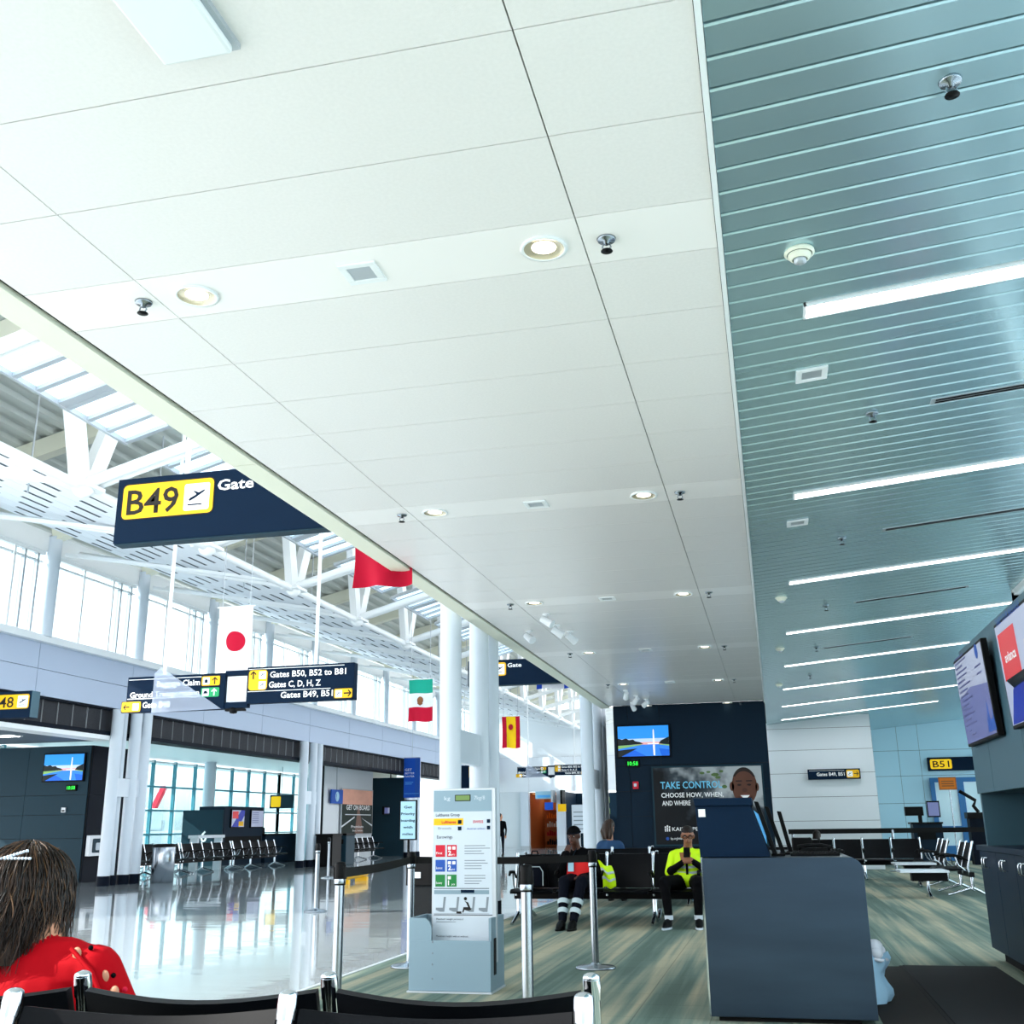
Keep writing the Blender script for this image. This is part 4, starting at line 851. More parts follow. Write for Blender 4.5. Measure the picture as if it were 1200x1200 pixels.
# ================================================================== SEATING
def mk_bench(n, tag_='x', pitch=.6, arms=True, sag=.0, hi=.86):
    r = thing('airport_bench', (0, 0, 0), 'x', 'bench', 'black beam seating')
    W_ = n*pitch
    q = MB(); q.box((-.03, .03, .29), (W_+.03, .11, .37)); q.build('beam', 'black_plastic', r, bevel=.006)
    for x in ([.0+.02, W_-.02] if n <= 3 else [.02, pitch*round(n/2), W_-.02]):
        q = MB(); q.tube([(x, .07, .36), (x, .07, .16), (x, .05, .10)], .03, 10)
        q.tube([(x, .05, .12), (x, -.10, .075), (x, -.26, .03), (x, -.33, .012)], [.026, .024, .02, .022], 8); q.tube([(x, .07, .12), (x, .17, .07), (x, .24, .03), (x, .27, .012)], [.026, .024, .02, .022], 8)
        q.build('leg', 'chrome', r)
    so = None
    def zt(u): return hi-.025-sag*math.sin(math.pi*u)
    for i in range(n):
        x0 = i*pitch
        if so is None:
            q = MB(); q.grid(lambda u, v: (x0+.025+u*(pitch-.05), -.44+v*.46, .435-.03*math.sin(math.pi*u)*math.sin(math.pi*min(1, v*1.1))-.012*v+ (-.03*(1-v*6)**2 if v < 1/6 else 0)), 8, 8, .028); so = q.build('seat', 'black_seat', r)
            q = MB(); q.grid(lambda u, v: (x0+.025+u*(pitch-.05), .015+.13*v-.0*u+.035*math.sin(math.pi*u)*(1 if v > .1 else .6)-.02*math.sin(math.pi*v), .43+(zt(u)-.43)*v), 10, 8, .03); bo = q.build('backrest', 'black_seat', r)
        else:
            inst(so, r, (x0, 0, 0)); inst(bo, r, (x0, 0, 0))
    po = None
    for i in range(n+1):
        x = i*pitch
        if po is None:
            q = MB(); q.tube([(0, .03, .33), (0, .02, .44), (0, .07, .62), (0, .135, hi-.03)], [.016, .017, .018, .019], 12); po = q.build('back_post', 'chrome', r); po.location = (0, 0, 0)
            q = MB(); q.tube([(0, .13, hi-.045), (0, .137, hi-.02), (0, .142, hi)], [.021, .022, .021], 14); q.ball((0, .142, hi), (.021, .021, .012), 14, 8); ca = q.build('post_cap', 'chrome', po); ca.parent = po
            if arms:
                q = MB(); q.tube([(0, .05, .55), (0, -.08, .63), (0, -.30, .635), (0, -.345, .60)], [.014, .018, .02, .016], 8); ar = q.build('armrest', 'black_plastic', r)
                q = MB(); q.tube([(0, -.02, .40), (0, -.12, .48), (0, -.16, .61)], .012, 8); ab = q.build('arm_bracket', 'chrome', r)
        else:
            c = inst(po, r, (x, 0, 0)); cc = ca.copy(); COL.objects.link(cc); cc.parent = c
            if arms: inst(ar, r, (x, 0, 0)); inst(ab, r, (x, 0, 0))
    return r
# front rows close to the camera
front = mk_bench(4, pitch=.64, arms=False, sag=.022, hi=.87)
P0 = onz(693, 1146, .87); P1 = onz(97, 1143, .87)
ang = math.atan2(P0.y-P1.y, P0.x-P1.x)
e1 = V((math.cos(ang), math.sin(ang), 0)); e2 = V((-e1.y, e1.x, 0))
# the far row faces away (+Y): local -Y must point to +e2
loc = P0 + e2*.142; loc.z = 0
pit = (P0-P1).length/2
front.name = 'airport_bench'
far_row = place_copy(front, loc, ang+math.pi, 'black foreground bench with chrome posts where the woman in red sits', True)
Q0 = onz(684, 1170, .87); Q1 = onz(17, 1164, .87); ang2 = math.atan2(Q0.y-Q1.y, Q0.x-Q1.x)
f1 = V((math.cos(ang2), math.sin(ang2), 0)); f2 = V((-f1.y, f1.x, 0))
pit2 = (Q0-Q1).length/2; loc2 = Q1 - f2*.142 - f1*pit2*2; loc2.z = 0
near_row = place_copy(front, loc2, ang2, 'black foreground bench nearest the viewer, seen only by its top edge')
near_row.scale = ((Q0-Q1).length/2/.64, 1, 1); far_row.scale = (pit/.64, 1, 1)
b6 = mk_bench(6, arms=True)
place_copy(b6, (-3.38, 14.25, 0), 0, 'black bench where the two seated workers sit beside the steel podium', True)
place_copy(b6, (.22, 15.0, 0), math.pi, 'black bench back to back behind the two seated workers')
place_copy(b6, (-3.2, 17.6, 0), 0, 'black bench in front of the girl in blue before the dark poster wall')
place_copy(b6, (.4, 18.35, 0), math.pi, 'black bench where the girl in blue sits')
b4 = mk_bench(4)
place_copy(b4, (.62, 25.4, 0), 0, 'black four seat bench in front of the pale wall right of the podium', True)
place_copy(b4, (-1.9, 26.6, 0), 0, 'black bench behind the counter before the pale wall') if 0 else None
for k, y in enumerate((19.9, 22.6)):
    o = mk_bench(2) if k == 0 else o
    c = place_copy(o, (3.05, y+1.2, 0), -math.pi/2, ('black two seat bench at the right, nearer, with a white table', 'black two seat bench at the right, farther, with a white table')[k], k == 0)
    if k == 0: pb = c
for k, (x, y) in enumerate(((2.2, 19.3), (2.45, 22.6))):
    t = thing('side_table', (x, y, 0), ('white topped low table by the right benches, nearer', 'white topped low table by the right benches, farther')[k], 'table')
    bx(t, 'top', 'table_white', (x-.3, y-.3, .40), (x+.45, y+.45, .435), bevel=.006); bx(t, 'beam', 'black_plastic', (x-.1, y-.05, .26), (x+.45, y+.2, .40))
    q = MB(); q.tube([(x+.15, y+.08, .27), (x+.15, y+.08, .1), (x+.15, y-.2, .015)], .025, 8); q.tube([(x+.15, y+.08, .1), (x+.15, y+.3, .015)], .022, 8); q.build('leg', 'chrome', t)
# benches in the left lounges, facing the concourse
b5 = mk_bench(5)
for k, y in enumerate((26.1, 29.25, 32.4)):
    place_copy(b5, (-16.9, y+.02, 0), math.pi/2, f'black bench on the shiny floor before the left windows, {("nearest", "middle", "farthest")[k]} of three', k == 0)
place_copy(b5, (-18.3, 29.6, 0), -math.pi/2, 'black bench facing the left lounge windows, behind the front row')
for k, y in enumerate((37.5, 40.7)):
    place_copy(b5, (-16.4, y, 0), math.pi/2, f'black bench below the sunset poster wall, {("nearer", "farther")[k]} one')
place_copy(b5, (-14.2, 50.0, 0), math.pi/2, 'black bench far off beside the standing person')
t = thing('high_table', (-17.6, 31.5, 0), 'pale narrow high table standing behind the seats of the left lounge', 'table')
bx(t, 'top', 'table_white', (-17.75, 30.9, .97), (-17.40, 32.6, 1.06), bevel=.01)
for y in (30.95, 32.45): bx(t, 'leg', 'table_white', (-17.7, y, 0), (-17.45, y+.1, .97))
# bins
t = thing('litter_bin', (-14.6, 24.25, 0), 'round brushed steel litter bin at the foot of the left columns', 'bin')
q = MB(); q.lathe([(0, 0), (.27, 0), (.27, .82), (.25, .85), (.2, .85)], (-14.55, 24.25, 0), 28); q.build('body', 'steel', t); q = MB(); q.lathe([(.26, .82), (.28, .83), (.28, .87), (.2, .9), (.13, .9), (.12, .8), (0, .8)], (-14.55, 24.25, 0), 28); q.build('rim', 'black_plastic', t)
for k, y in enumerate((34.4, 35.6)):
    t = thing('recycling_bin', (-14.7, y, 0), ('black square recycling bin at the second left column cluster', 'grey square recycling bin behind the black one at the left columns')[k], 'bin')
    bx(t, 'body', ('black_plastic', 'teal_wall')[k], (-15.0, y-.05, 0), (-14.4, y+.75, .98), bevel=.02); bx(t, 'lid', 'black_plastic', (-15.02, y-.07, .98), (-14.38, y+.77, 1.04)); bx(t, 'opening', 'black_matte', (-14.9, y-.055, .7), (-14.5, y-.05, .85))
# ================================================================== HANGING DIRECTION SIGNS
def direction_sign(s, off, label, n=0):
    # s scale, off world offset; the base layout stands at Y=14
    def P(x, z): return (off[0]+(x+8)*s, off[1], off[2]+(z-2.9)*s)
    t = thing('direction_sign', P(-7.4, 2.9), label, 'sign'); Y = off[1]
    q = MB(); a = P(-9.22, 2.88); c = P(-7.63, 3.40); q.box((a[0], Y, a[2]), (c[0], Y+.14*s, c[2])); q.build('left_board', 'navy_sign', t, bevel=.005)
    q = MB(); a = P(-7.28, 2.94); c = P(-5.63, 3.46); q.box((a[0], Y, a[2]), (c[0], Y+.14*s, c[2])); q.build('right_board', 'navy_sign', t, bevel=.005)
    q = MB(); a = P(-7.64, 3.36); c = P(-7.27, 3.43); q.box((a[0], Y+.02, a[2]), (c[0], Y+.12*s, c[2])); q.build('upper_link', 'navy_sign', t); q = MB(); a = P(-7.64, 2.89); c = P(-7.27, 2.97); q.box((a[0], Y+.02, a[2]), (c[0], Y+.12*s, c[2])); q.build('lower_link', 'navy_sign', t)
    q = MB(); a = P(-7.62, 2.98); c = P(-7.29, 3.35); q.box((a[0], Y+.05, a[2]), (c[0], Y+.07, c[2])); q.build('blank_panel', 'white_paint', t)
    for x in (-8.66, -6.25):
        q = MB(); q.cyl(P(x, 3.42)[:1]+(Y+.07,)+P(x, 3.42)[2:], P(x, 0)[:1]+(Y+.07, zr(P(x, 0)[0])), .028*s, n=8); q.build('pole', 'white_trim', t)
    q = MB(); a = P(-7.5, 2.86); q.lathe([(.0, -.05*s), (.05*s, -.04*s), (.06*s, 0), (.05*s, .04*s), (0, .04*s)], (a[0], Y+.06, a[2]), 14); q.box((a[0]-.12*s, Y+.03, a[2]-.01), (a[0]+.18*s, Y+.1, a[2]+.02)); q.build('camera_dome', 'black_plastic', t)
    fr = FY(P(-9.22, 2.88)); k = s
    def tx(st, u, v, h, w_, al='L'): text(fr, st, u*k, v*k, h*k, 'white_ink', t, .003, al, w_*k, bold=.018)
    for u0, u1, v in ((.02, 1.5, .475), (.02, 1.2, .195), (.02, 1.2, .325) if 0 else (.02, 1.2, .19)): flat('rule_line', fr, [rect(u0*k, v*k, u1*k, (v+.008)*k)], 'white_ink', t, .001, .002)
    tx('Baggage Claim', 1.19, .36, .085, .70, 'R'); tx('Ground Transportation', 1.19, .215, .08, 1.13, 'R'); tx('Gate B48', .28, .06, .085, .45)
    tag_sign(fr, 1.22*k, .345*k, .29*k, .135*k, t); flat('tag_green', fr, rrect(1.22*k, .18*k, 1.51*k, .315*k, .02), 'green', t, .002, .004)
    arrow(fr, 1.43*k, .41*k, .11*k, 90, 'black_ink', t, .007); arrow(fr, 1.43*k, .247*k, .11*k, 90, 'white_ink', t, .007)
    flat('icon_tile', fr, rrect(1.24*k, .36*k, 1.345*k, .465*k, .01), 'white_ink', t, .006, .001); flat('icon_tile', fr, rrect(1.24*k, .195*k, 1.345*k, .30*k, .01), 'white_ink', t, .006, .001)
    flat('bag_symbol', fr, [rect(1.27*k, .385*k, 1.315*k, .43*k), rect(1.285*k, .43*k, 1.30*k, .445*k), rect(1.26*k, .23*k, 1.325*k, .25*k), rect(1.27*k, .25*k, 1.315*k, .27*k)], 'navy_sign', t, .008, .001)
    flat('tag_border', fr, rrect(-.07*k, -.005*k, .26*k, .165*k, .02), 'black_ink', t, .0, .003); tag_sign(fr, -.06*k, .01*k, .31*k, .145*k, t, edge=False)
    arrow(fr, .02*k, .08*k, .11*k, 180, 'black_ink', t, .007); icon_tile(fr, .12*k, .03*k, .10*k, t)
    # pale see-through triangle set over the left board
    q = MB(); q.prism([fr.p(u*k, v*k, .03) for u, v in ((.46, -.02), (1.57, -.0), (.56, .64), (.46, .55))], fr.n*.012); q.build('pale_triangle', 'pale_see_through', t)
    fr = FY(P(-7.28, 2.94))
    tx('Gates B50, B52 to B81', .36, .36, .085, 1.17); tx('Gates C, D, H, Z', .35, .215, .085, .80); tx('Gates B49, B51', 1.34, .06, .085, .80, 'R')
    flat('rule_line', fr, [rect(.02*k, .485*k, 1.5*k, .493*k), rect(.02*k, .165*k, 1.3*k, .173*k)], 'white_ink', t, .001, .002)
    tag_sign(fr, .03*k, .185*k, .29*k, .29*k, t); arrow(fr, .10*k, .40*k, .12*k, 90, 'black_ink', t, .007); icon_tile(fr, .19*k, .345*k, .11*k, t); icon_tile(fr, .19*k, .20*k, .11*k, t)
    tag_sign(fr, 1.36*k, .025*k, .27*k, .13*k, t); icon_tile(fr, 1.38*k, .035*k, .10*k, t); arrow(fr, 1.56*k, .09*k, .12*k, 0, 'black_ink', t, .007)
    return t
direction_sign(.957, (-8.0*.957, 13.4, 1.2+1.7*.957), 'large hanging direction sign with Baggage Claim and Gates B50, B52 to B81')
a = ony(606, 893, 38.5); c = ony(688, 908, 38.5)
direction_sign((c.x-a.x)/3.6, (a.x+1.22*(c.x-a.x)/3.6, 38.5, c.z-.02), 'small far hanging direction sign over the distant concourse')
t = thing('far_gate_sign', (-12, 45, 3), 'tiny yellow and navy gate sign between white columns far away', 'sign'); t.name = 'gate_sign'
a = ony(549, 897, 45); c = ony(561, 925, 45); bx(t, 'board', 'navy_sign', (a.x-1.0, 45, c.z), (c.x, 45.1, a.z)); flat('tag', FY((a.x, 45, c.z)), rect(.02, .5, .42, .95), 'yellow', t, .001); q = MB(); q.cyl((a.x-.2, 45.05, a.z), (a.x-.2, 45.05, 8), .03, n=6); q.build('hanger', 'white_trim', t)
# ================================================================== FLAGS
def flag(px, Y, parts, label, wave=.05, rod=True, top=None):
    x0, y0, x1, y1 = px; a = ony(x0, y0, Y); b_ = ony(x1, y0, Y); c = ony(x0, y1, Y); W_ = b_.x-a.x; H_ = a.z-c.z
    t = thing('hanging_flag', (a.x+W_/2, Y, c.z), label, 'flag', 'flags hung in the concourse')
    def S(u, v): return (a.x+u*W_+.01*math.sin(3*v), Y+wave*math.sin(u*9+1.5*v)*(.3+.7*(1-v)), c.z+v*H_+.015*math.sin(u*7)*(1-v))
    for nm, u0, u1, v0, v1, m in parts:
        q = MB(); q.grid(lambda u, v: S(u0+(u1-u0)*u, v0+(v1-v0)*v), max(3, int(14*(u1-u0))), max(3, int(10*(v1-v0))), .006); q.build(nm, m, t)
    q = MB(); q.cyl((a.x-.03, Y, a.z+.01), (b_.x+.03, Y, a.z+.01), .014, n=8); q.build('rod', 'white_trim', t)
    q = MB(); 
    for u in (.1, .9): q.cyl((a.x+u*W_, Y, a.z), (a.x+u*W_, Y, zr(a.x)+.06), .006, n=5)
    q.build('wire', 'silver', t); return t, S, a, W_, H_
t, S, a, W_, H_ = flag((257, 713, 297, 787), 17, [('cloth', 0, 1, 0, 1, 'flag_white')], 'white Japanese flag with red disc above the direction sign')
q = MB(); n_ = 32; rr = .27
def Sd(u, v): p = S(u, v); return (p[0], p[1]-.012, p[2])
cv = [Sd(.52, .46)]; vs = [Sd(.52+rr*1.0*math.cos(2*math.pi*j/n_)*r_, .46+rr*.62*math.sin(2*math.pi*j/n_)*r_*W_/H_*1.6) for r_ in (.5, 1) for j in range(n_)]
q.add(cv+vs, [(0, 1+j, 1+(j+1) % n_) for j in range(n_)]+[(1+j, 1+n_+j, 1+n_+(j+1) % n_, 1+(j+1) % n_) for j in range(n_)], True); q.build('disc', 'flag_red', t)
flag((415, 625, 483, 689), 10.2, [('cloth', 0, 1, 0, 1, 'flag_red')], 'plain red flag partly hidden by the cream ceiling edge', .07)
t, S, a, W_, H_ = flag((479, 797, 507, 846), 24.4, [('green_band', 0, 1, .67, 1, 'flag_green'), ('white_band', 0, 1, .34, .67, 'flag_white'), ('red_band', 0, 1, 0, .34, 'flag_red')], 'green, white and red Mexican flag hung by the left windows')
q = MB(); q.ball((S(.5, .5)[0], S(.5, .5)[1]-.02, S(.5, .5)[2]), (W_*.13, .02, W_*.15), 12, 8); q.tube([(S(.4, .45)[0], S(.5, .5)[1]-.03, S(.4, .43)[2]), (S(.5, .4)[0], S(.5, .5)[1]-.03, S(.5, .39)[2]), (S(.6, .45)[0], S(.5, .5)[1]-.03, S(.6, .43)[2])], .015, 6); q.build('emblem', 'brown', t)
t, S, a, W_, H_ = flag((588, 840, 609, 877), 31.7, [('left_red_band', 0, .25, 0, 1, 'flag_red'), ('yellow_band', .25, .75, 0, 1, 'flag_yellow'), ('right_red_band', .75, 1, 0, 1, 'flag_red')], 'red and yellow Spanish flag right of the tall columns')
q = MB(); q.ball((S(.5, .62)[0], S(.5, .6)[1]-.03, S(.5, .66)[2]), (W_*.13, .02, W_*.16), 10, 8); q.build('emblem', 'red', t)
flag((628, 770, 666, 808), 20.85, [('left_blue_band', 0, .16, .0, 1, 'flag_blue'), ('white_band', .16, .84, .0, 1, 'flag_white'), ('right_blue_band', .84, 1, .0, 1, 'flag_blue')], 'white flag with blue side bands below the farther gate sign', .02)
# ================================================================== BAGGAGE INFORMATION STAND
t = thing('information_stand', (-2.45, 8.3, 0), 'pale grey baggage size stand with a tall printed information panel', 'stand')
Y = 8.3; xa, xb = -2.82, -2.17; DP = .42
bx(t, 'front_plate', 'kiosk_grey', (xa, Y, .012), (xb, Y+.02, .37), bevel=.004)
q = MB(); q.prism([(xa, Y, .37), (xa+.18, Y, .37), (xa+.18, Y, .46), (xa+.165, Y, .50), (xa+.13, Y, .53), (xa, Y, .53)], (0, .02, 0)); q.build('front_ear', 'kiosk_grey', t)
bx(t, 'left_side', 'kiosk_grey', (xa, Y+.02, .012), (xa+.02, Y+DP, .53)); bx(t, 'right_side', 'kiosk_grey', (xb-.02, Y+.02, .012), (xb, Y+DP, .53)); bx(t, 'back_plate', 'kiosk_grey', (xa+.02, Y+DP-.03, .012), (xb-.02, Y+DP-.01, .53)); bx(t, 'inner_floor', 'kiosk_grey', (xa+.02, Y+.02, .20), (xb-.02, Y+DP-.03, .22)); bx(t, 'base', 'silver', (xa-.01, Y-.01, 0), (xb+.01, Y+DP, .012))
q = MB(); q.prism([(xb+.001, Y+.09, .12), (xb+.001, Y+.16, .12), (xb+.001, Y+.16, .38), (xb+.001, Y+.09, .38)], (.003, 0, 0)); q.build('side_slot', 'black_matte', t)
q = MB()
for z in (.10, .20, .28, .36): q.ball((xa+.19, Y-.001, z), (.006, .004, .008), 8, 6)
q.build('rivets', 'grey_print', t, kind='stuff')
ub, ue = -2.69, -2.165; fr = FY((ub, Y+.16, .40)); W_ = ue-ub; H_ = 1.10
q = MB(); q.box((ub, Y+.16, .20), (ue, Y+.21, 1.50)); q.build('panel_board', 'silver', t, bevel=.004)
flat('print_sheet', fr, rect(.012, .14, W_-.03, .92), 'print_white', t, .001, .002)
flat('header_band', fr, rect(.012, .92, W_-.03, 1.085), 'kiosk_grey', t, .001, .002)
flat('display', fr, rect(.19, 1.0, .32, 1.05), 'black_ink', t, .003, .003); flat('display_glass', fr, rect(.197, 1.006, .313, 1.044), 'lcd', t, .006, .001)
text(fr, 'kg', .10, 1.01, .03, 'print_white', t, .003, width=.05); text(fr, '7kg/8', .35, 1.01, .03, 'print_white', t, .003, width=.09)
text(fr, 'Lufthansa Group', .03, .885, .022, 'navy_sign', t, .003, width=.20, bold=.01)
flat('airline_tag', fr, [rect(.012, .815, .26, .868)], 'yellow', t, .003, .001); text(fr, 'Lufthansa', .08, .83, .022, 'red_print', t, .005, width=.12, bold=.02)
text(fr, 'SWISS', .34, .83, .02, 'red_print', t, .003, width=.085, bold=.02); text(fr, 'Brussels', .05, .785, .018, 'grey_print', t, .003, width=.11); text(fr, 'Austrian airlines', .29, .78, .016, 'blue_print', t, .003, width=.15); text(fr, 'Eurowings', .04, .715, .024, 'navy_sign', t, .003, width=.13)
[flat('small_square', fr, q_, 'navy_sign', t, .005, .001) for q_ in (rect(.215, .825, .245, .855), rect(.215, .775, .245, .805), rect(.455, .83, .482, .858), rect(.455, .78, .482, .808))]
for i, (m, s_, n_) in enumerate((('red_print', 'First', '2'), ('blue_print', 'Business', '2'), ('green_print', 'Economy', '1'))):
    v = .575-.112*i
    flat('class_square', fr, [rect(.03, v, .11, v+.09)], m, t, .003, .001); flat('class_square', fr, [rect(.125, v, .205, v+.09)], m, t, .003, .001)
    text(fr, s_, .036, v+.02, .018, 'white_ink', t, .005, width=.05); text(fr, n_, .135, v+.012, .035, 'white_ink', t, .005, bold=.03); text(fr, 'pcs', .165, v+.012, .015, 'white_ink', t, .005)
    flat('bag_symbol', fr, [rect(.133, v+.055, .158, v+.078)]+([rect(.170, v+.055, .195, v+.078)] if n_ == '2' else []), 'white_ink', t, .005, .001)
    for j, wd in enumerate((.17, .21, .14, .16)): flat('text_line', fr, [rect(.27, v+.08-.02*j, .27+wd-.02*i*(j % 2), v+.086-.02*j)], 'grey_print', t, .003, .001)
flat('rule_line', fr, [rect(.02, .335, .47, .34), rect(.02, .14, W_-.03, .145)], 'navy_sign', t, .003, .001)
flat('overhead_locker', fr, rect(.02, .295, .47, .325), 'kiosk_grey', t, .003, .001); flat('locker_bag', fr, rect(.24, .305, .35, .328), 'navy_sign', t, .005, .001)
for i, u in enumerate((.10, .21, .34, .45)):
    flat('seat_symbol', fr, [[(u-.03, .165), (u+.005, .165), (u+.018, .275), (u-.0, .275), (u-.008, .195), (u-.065, .195), (u-.065, .178)]], 'grey_print', t, .003, .001)
flat('seated_figure', fr, [disc(.278, .262, .013, 12), [(.27, .245), (.30, .235), (.325, .18), (.30, .175), (.27, .18), (.262, .16), (.252, .16), (.262, .2), (.30, .20), (.285, .23)], rect(.205, .152, .245, .168)], 'black_ink', t, .005, .001)
flat('floor_line', fr, rect(.02, .150, .47, .153), 'grey_print', t, .003, .001)
fr2 = FY((ub, Y+.155, .40)); flat('lower_sheet', fr2, rect(.012, -.2, W_-.03, .13), 'print_white', t, -.004, .002)
text(fr, 'Maximum weight permitted', .04, .105, .014, 'navy_sign', t, .003, width=.22); text(fr, 'Maximum height with or without', .04, -.02+.0, .014, 'navy_sign', t, .006, width=.26); flat('text_line', fr, rect(.04, .09, .2, .094), 'grey_print', t, .006, .001)
# ================================================================== BELT BARRIER POSTS
def mk_post():
    r = thing('barrier_post', (0, 0, 0), 'x', 'barrier', 'steel belt barrier posts')
    q = MB(); q.lathe([(0, 0), (.175, 0), (.175, .012), (.16, .022), (.05, .032), (.034, .05)], n=32); q.build('base', 'steel', r)
    q = MB(); q.cyl((0, 0, .03), (0, 0, .86), .032, n=20); q.build('pole', 'steel', r)
    q = MB(); q.lathe([(.035, .84), (.037, .845), (.037, .965), (.033, .985), (0, .99)], n=20); q.box((-.04, -.02, .88), (.04, .02, .955)); q.build('head', 'black_plastic', r)
    q = MB(); q.lathe([(.0375, .85), (.0385, .855), (.0385, .875), (.0375, .88)], n=20); q.build('collar', 'steel', r); return r
po_ = mk_post()
PP = [(-2.85, 6.95), (-3.3, 9.75), (-1.42, 6.25), (-1.63, 9.87)]
for i, ((x, y), lb) in enumerate(zip(PP, ('steel belt barrier post left of the information stand', 'steel belt barrier post behind the information stand carrying a framed notice', 'nearest steel belt barrier post right of the information stand', 'steel belt barrier post with its round base visible on the carpet'))):
    place_copy(po_, (x, y, 0), 0, lb, i == 0)
def belt(i, j, lb):
    a, c = V((*PP[i], .915)), V((*PP[j], .915)); d = (c-a).normalized()*.045
    t = thing('barrier_belt', tuple((a+c)/2), lb, 'belt', 'black barrier belts'); q = MB()
    n = 12; pts = [(a+d).lerp(c-d, k/n)-V((0, 0, .012*math.sin(math.pi*k/n))) for k in range(n+1)]
    for k in range(n): q.bar(pts[k], pts[k+1], .004, .062)
    q.build('webbing', 'belt', t); q = MB(); q.bar(c-d*1.2, c-d*.9, .014, .066); q.build('clip', 'black_plastic', t)
belt(0, 1, 'black barrier belt left of the information stand'); belt(1, 3, 'black barrier belt running right behind the information stand') 
t = thing('framed_notice', (-3.3, 9.75, .99), 'framed pale blue notice with dark lines mounted on a barrier post', 'notice')
fr = FY((-3.42, 9.75, 1.09)); q = MB(); q.prism([fr.p(u, v, .012) for u, v in rect(0, 0, .17, .36)], fr.n*-.024); q.build('frame', 'black_plastic', t, bevel=.003); flat('sheet', fr, rect(.012, .012, .158, .348), 'paper_blue', t, .013, .001)
for i, s_ in enumerate(('Get', 'Priority', 'boarding', 'with', 'miles')): text(fr, s_, .085, .285-.06*i, .022, 'navy_sign', t, .014, 'C', width=.05+.012*len(s_)*.9, bold=.02)
q = MB(); q.cyl((-3.33, 9.75, .985), (-3.33, 9.75, 1.10), .012, n=10); q.build('stem', 'black_plastic', t)
for k, (x, y, lb) in enumerate(((-6.9, 15.9, 'slim grey barrier post standing alone on the shiny floor'), (-11.2, 26.5, 'slim grey barrier post far off on the shiny floor before the poster'))):
    place_copy(po_, (x, y, 0), 0, lb)
t = thing('caution_bar', (-10.2, 25.6, .2), 'yellow bar of a low floor barrier lying across the shiny floor', 'barrier')
a = onz(397, 1037, 0); c = onz(428, 1031, 0); q = MB(); q.cyl((a.x, a.y, .16), (c.x, c.y, .16), .085, .085, 14); q.build('bar', 'yellow', t)
for u in (.15, .85): p = a.lerp(c, u); bx(t, 'foot', 'yellow', (p.x-.15, p.y-.05, 0), (p.x+.15, p.y+.05, .09))
# sunglass counter low dark unit behind the stand
t = thing('floor_unit', (-4.6, 14.4, 0), 'low dark speckled planter unit behind the information stand', 'unit')
a = onz(477, 1075, 0); bx(t, 'body', 'mat_dark', (a.x-.0, a.y, 0), (a.x+.42, a.y+.5, .42), bevel=.01); bx(t, 'top', 'black_plastic', (a.x-.02, a.y-.02, .42), (a.x+.44, a.y+.52, .78), bevel=.01); bx(t, 'label', 'print_white', (a.x+.04, a.y-.03, .52), (a.x+.2, a.y-.02, .6))
# ================================================================== STEEL GATE PODIUM
t = thing('gate_podium', (0, 8.4, 0), 'large brushed steel gate podium with rounded top corner, dark monitor housing behind it', 'counter')
Y = 7.4; pa, pb = -.495, .52; R_ = .085
outl = [(pa, .03), (pb, .03)]+[(pb-R_+R_*math.cos(math.radians(a)), .985-R_+R_*math.sin(math.radians(a))) for a in range(0, 91, 10)]+[(pa, .985)]
q = MB(); q.prism([(x, Y, z) for x, z in outl], (0, .03, 0)); q.build('front_plate', 'brushed', t, bevel=.004)
q = MB(); n = len(outl)
for i in range(1, n-1):
    (x0, z0), (x1, z1) = outl[i], outl[i+1]; q.add([(x0, Y+.03, z0), (x1, Y+.03, z1), (x1-.02, Y+2.1, z1), (x0-.02, Y+2.1, z0)], [(0, 1, 2, 3)], True)
q.build('wrap_top', 'brushed', t)
q = MB(); q.box((pa-.006, Y-.004, .03), (pa+.004, Y+.03, .99)); q.build('edge_trim', 'chrome', t)
bx(t, 'cabinet', 'navy', (pa+.02, Y+.04, .03), (pb-.1, Y+2.0, .95)); bx(t, 'toe_kick', 'black_matte', (pa+.05, Y+.05, 0), (pb-.1, Y+1.95, .03))
t = thing('monitor_housing', (-.3, 7.6, .985), 'dark navy slanted monitor housing standing on the steel podium', 'housing')
q = MB(); q.prism([(-.505, 7.46, .988), (-.05, 7.46, .988), (-.155, 7.46, 1.315), (-.52, 7.46, 1.315)], (0, .5, 0)); q.build('case', 'navy_sign', t, bevel=.004)
q = MB(); q.prism([(-.52, 7.44, 1.315), (-.145, 7.44, 1.315), (-.145, 7.44, 1.365), (-.53, 7.44, 1.365)], (0, .54, 0)); q.build('hood', 'navy_sign', t, bevel=.004)
fr = FY((-.5, 7.46, 1.0)); flat('label', fr, rect(.0, .245, .045, .295), 'sticker', t, .001, .001)
for k, (y, lean, x0) in enumerate(((7.62, .10, -.035), (7.95, .09, .02), (8.3, .06, .075))):
    t = thing('flat_monitor', (x0, y, .985), f'black flat monitor leaning on the podium beside the navy housing, {("first", "second", "third")[k]} from the front', 'monitor')
    q = MB(); q.prism([(x0, y, 1.0), (x0+.03, y, 1.0), (x0+.03-lean, y, 1.34-.03*k), (x0-lean, y, 1.345-.03*k)], (0, .28, 0)); q.build('panel', 'black_plastic', t, bevel=.004); bx(t, 'foot', 'black_plastic', (x0-.01, y+.05, .986), (x0+.08, y+.22, 1.0))
bxs = [((.11, 8.75, .986), (.26, 9.0, 1.09), 'black boxy printer on the podium top', 'printer'), ((.2, 9.1, .986), (.33, 9.3, 1.07), 'small black boxed terminal behind the printer on the podium', 'terminal')]
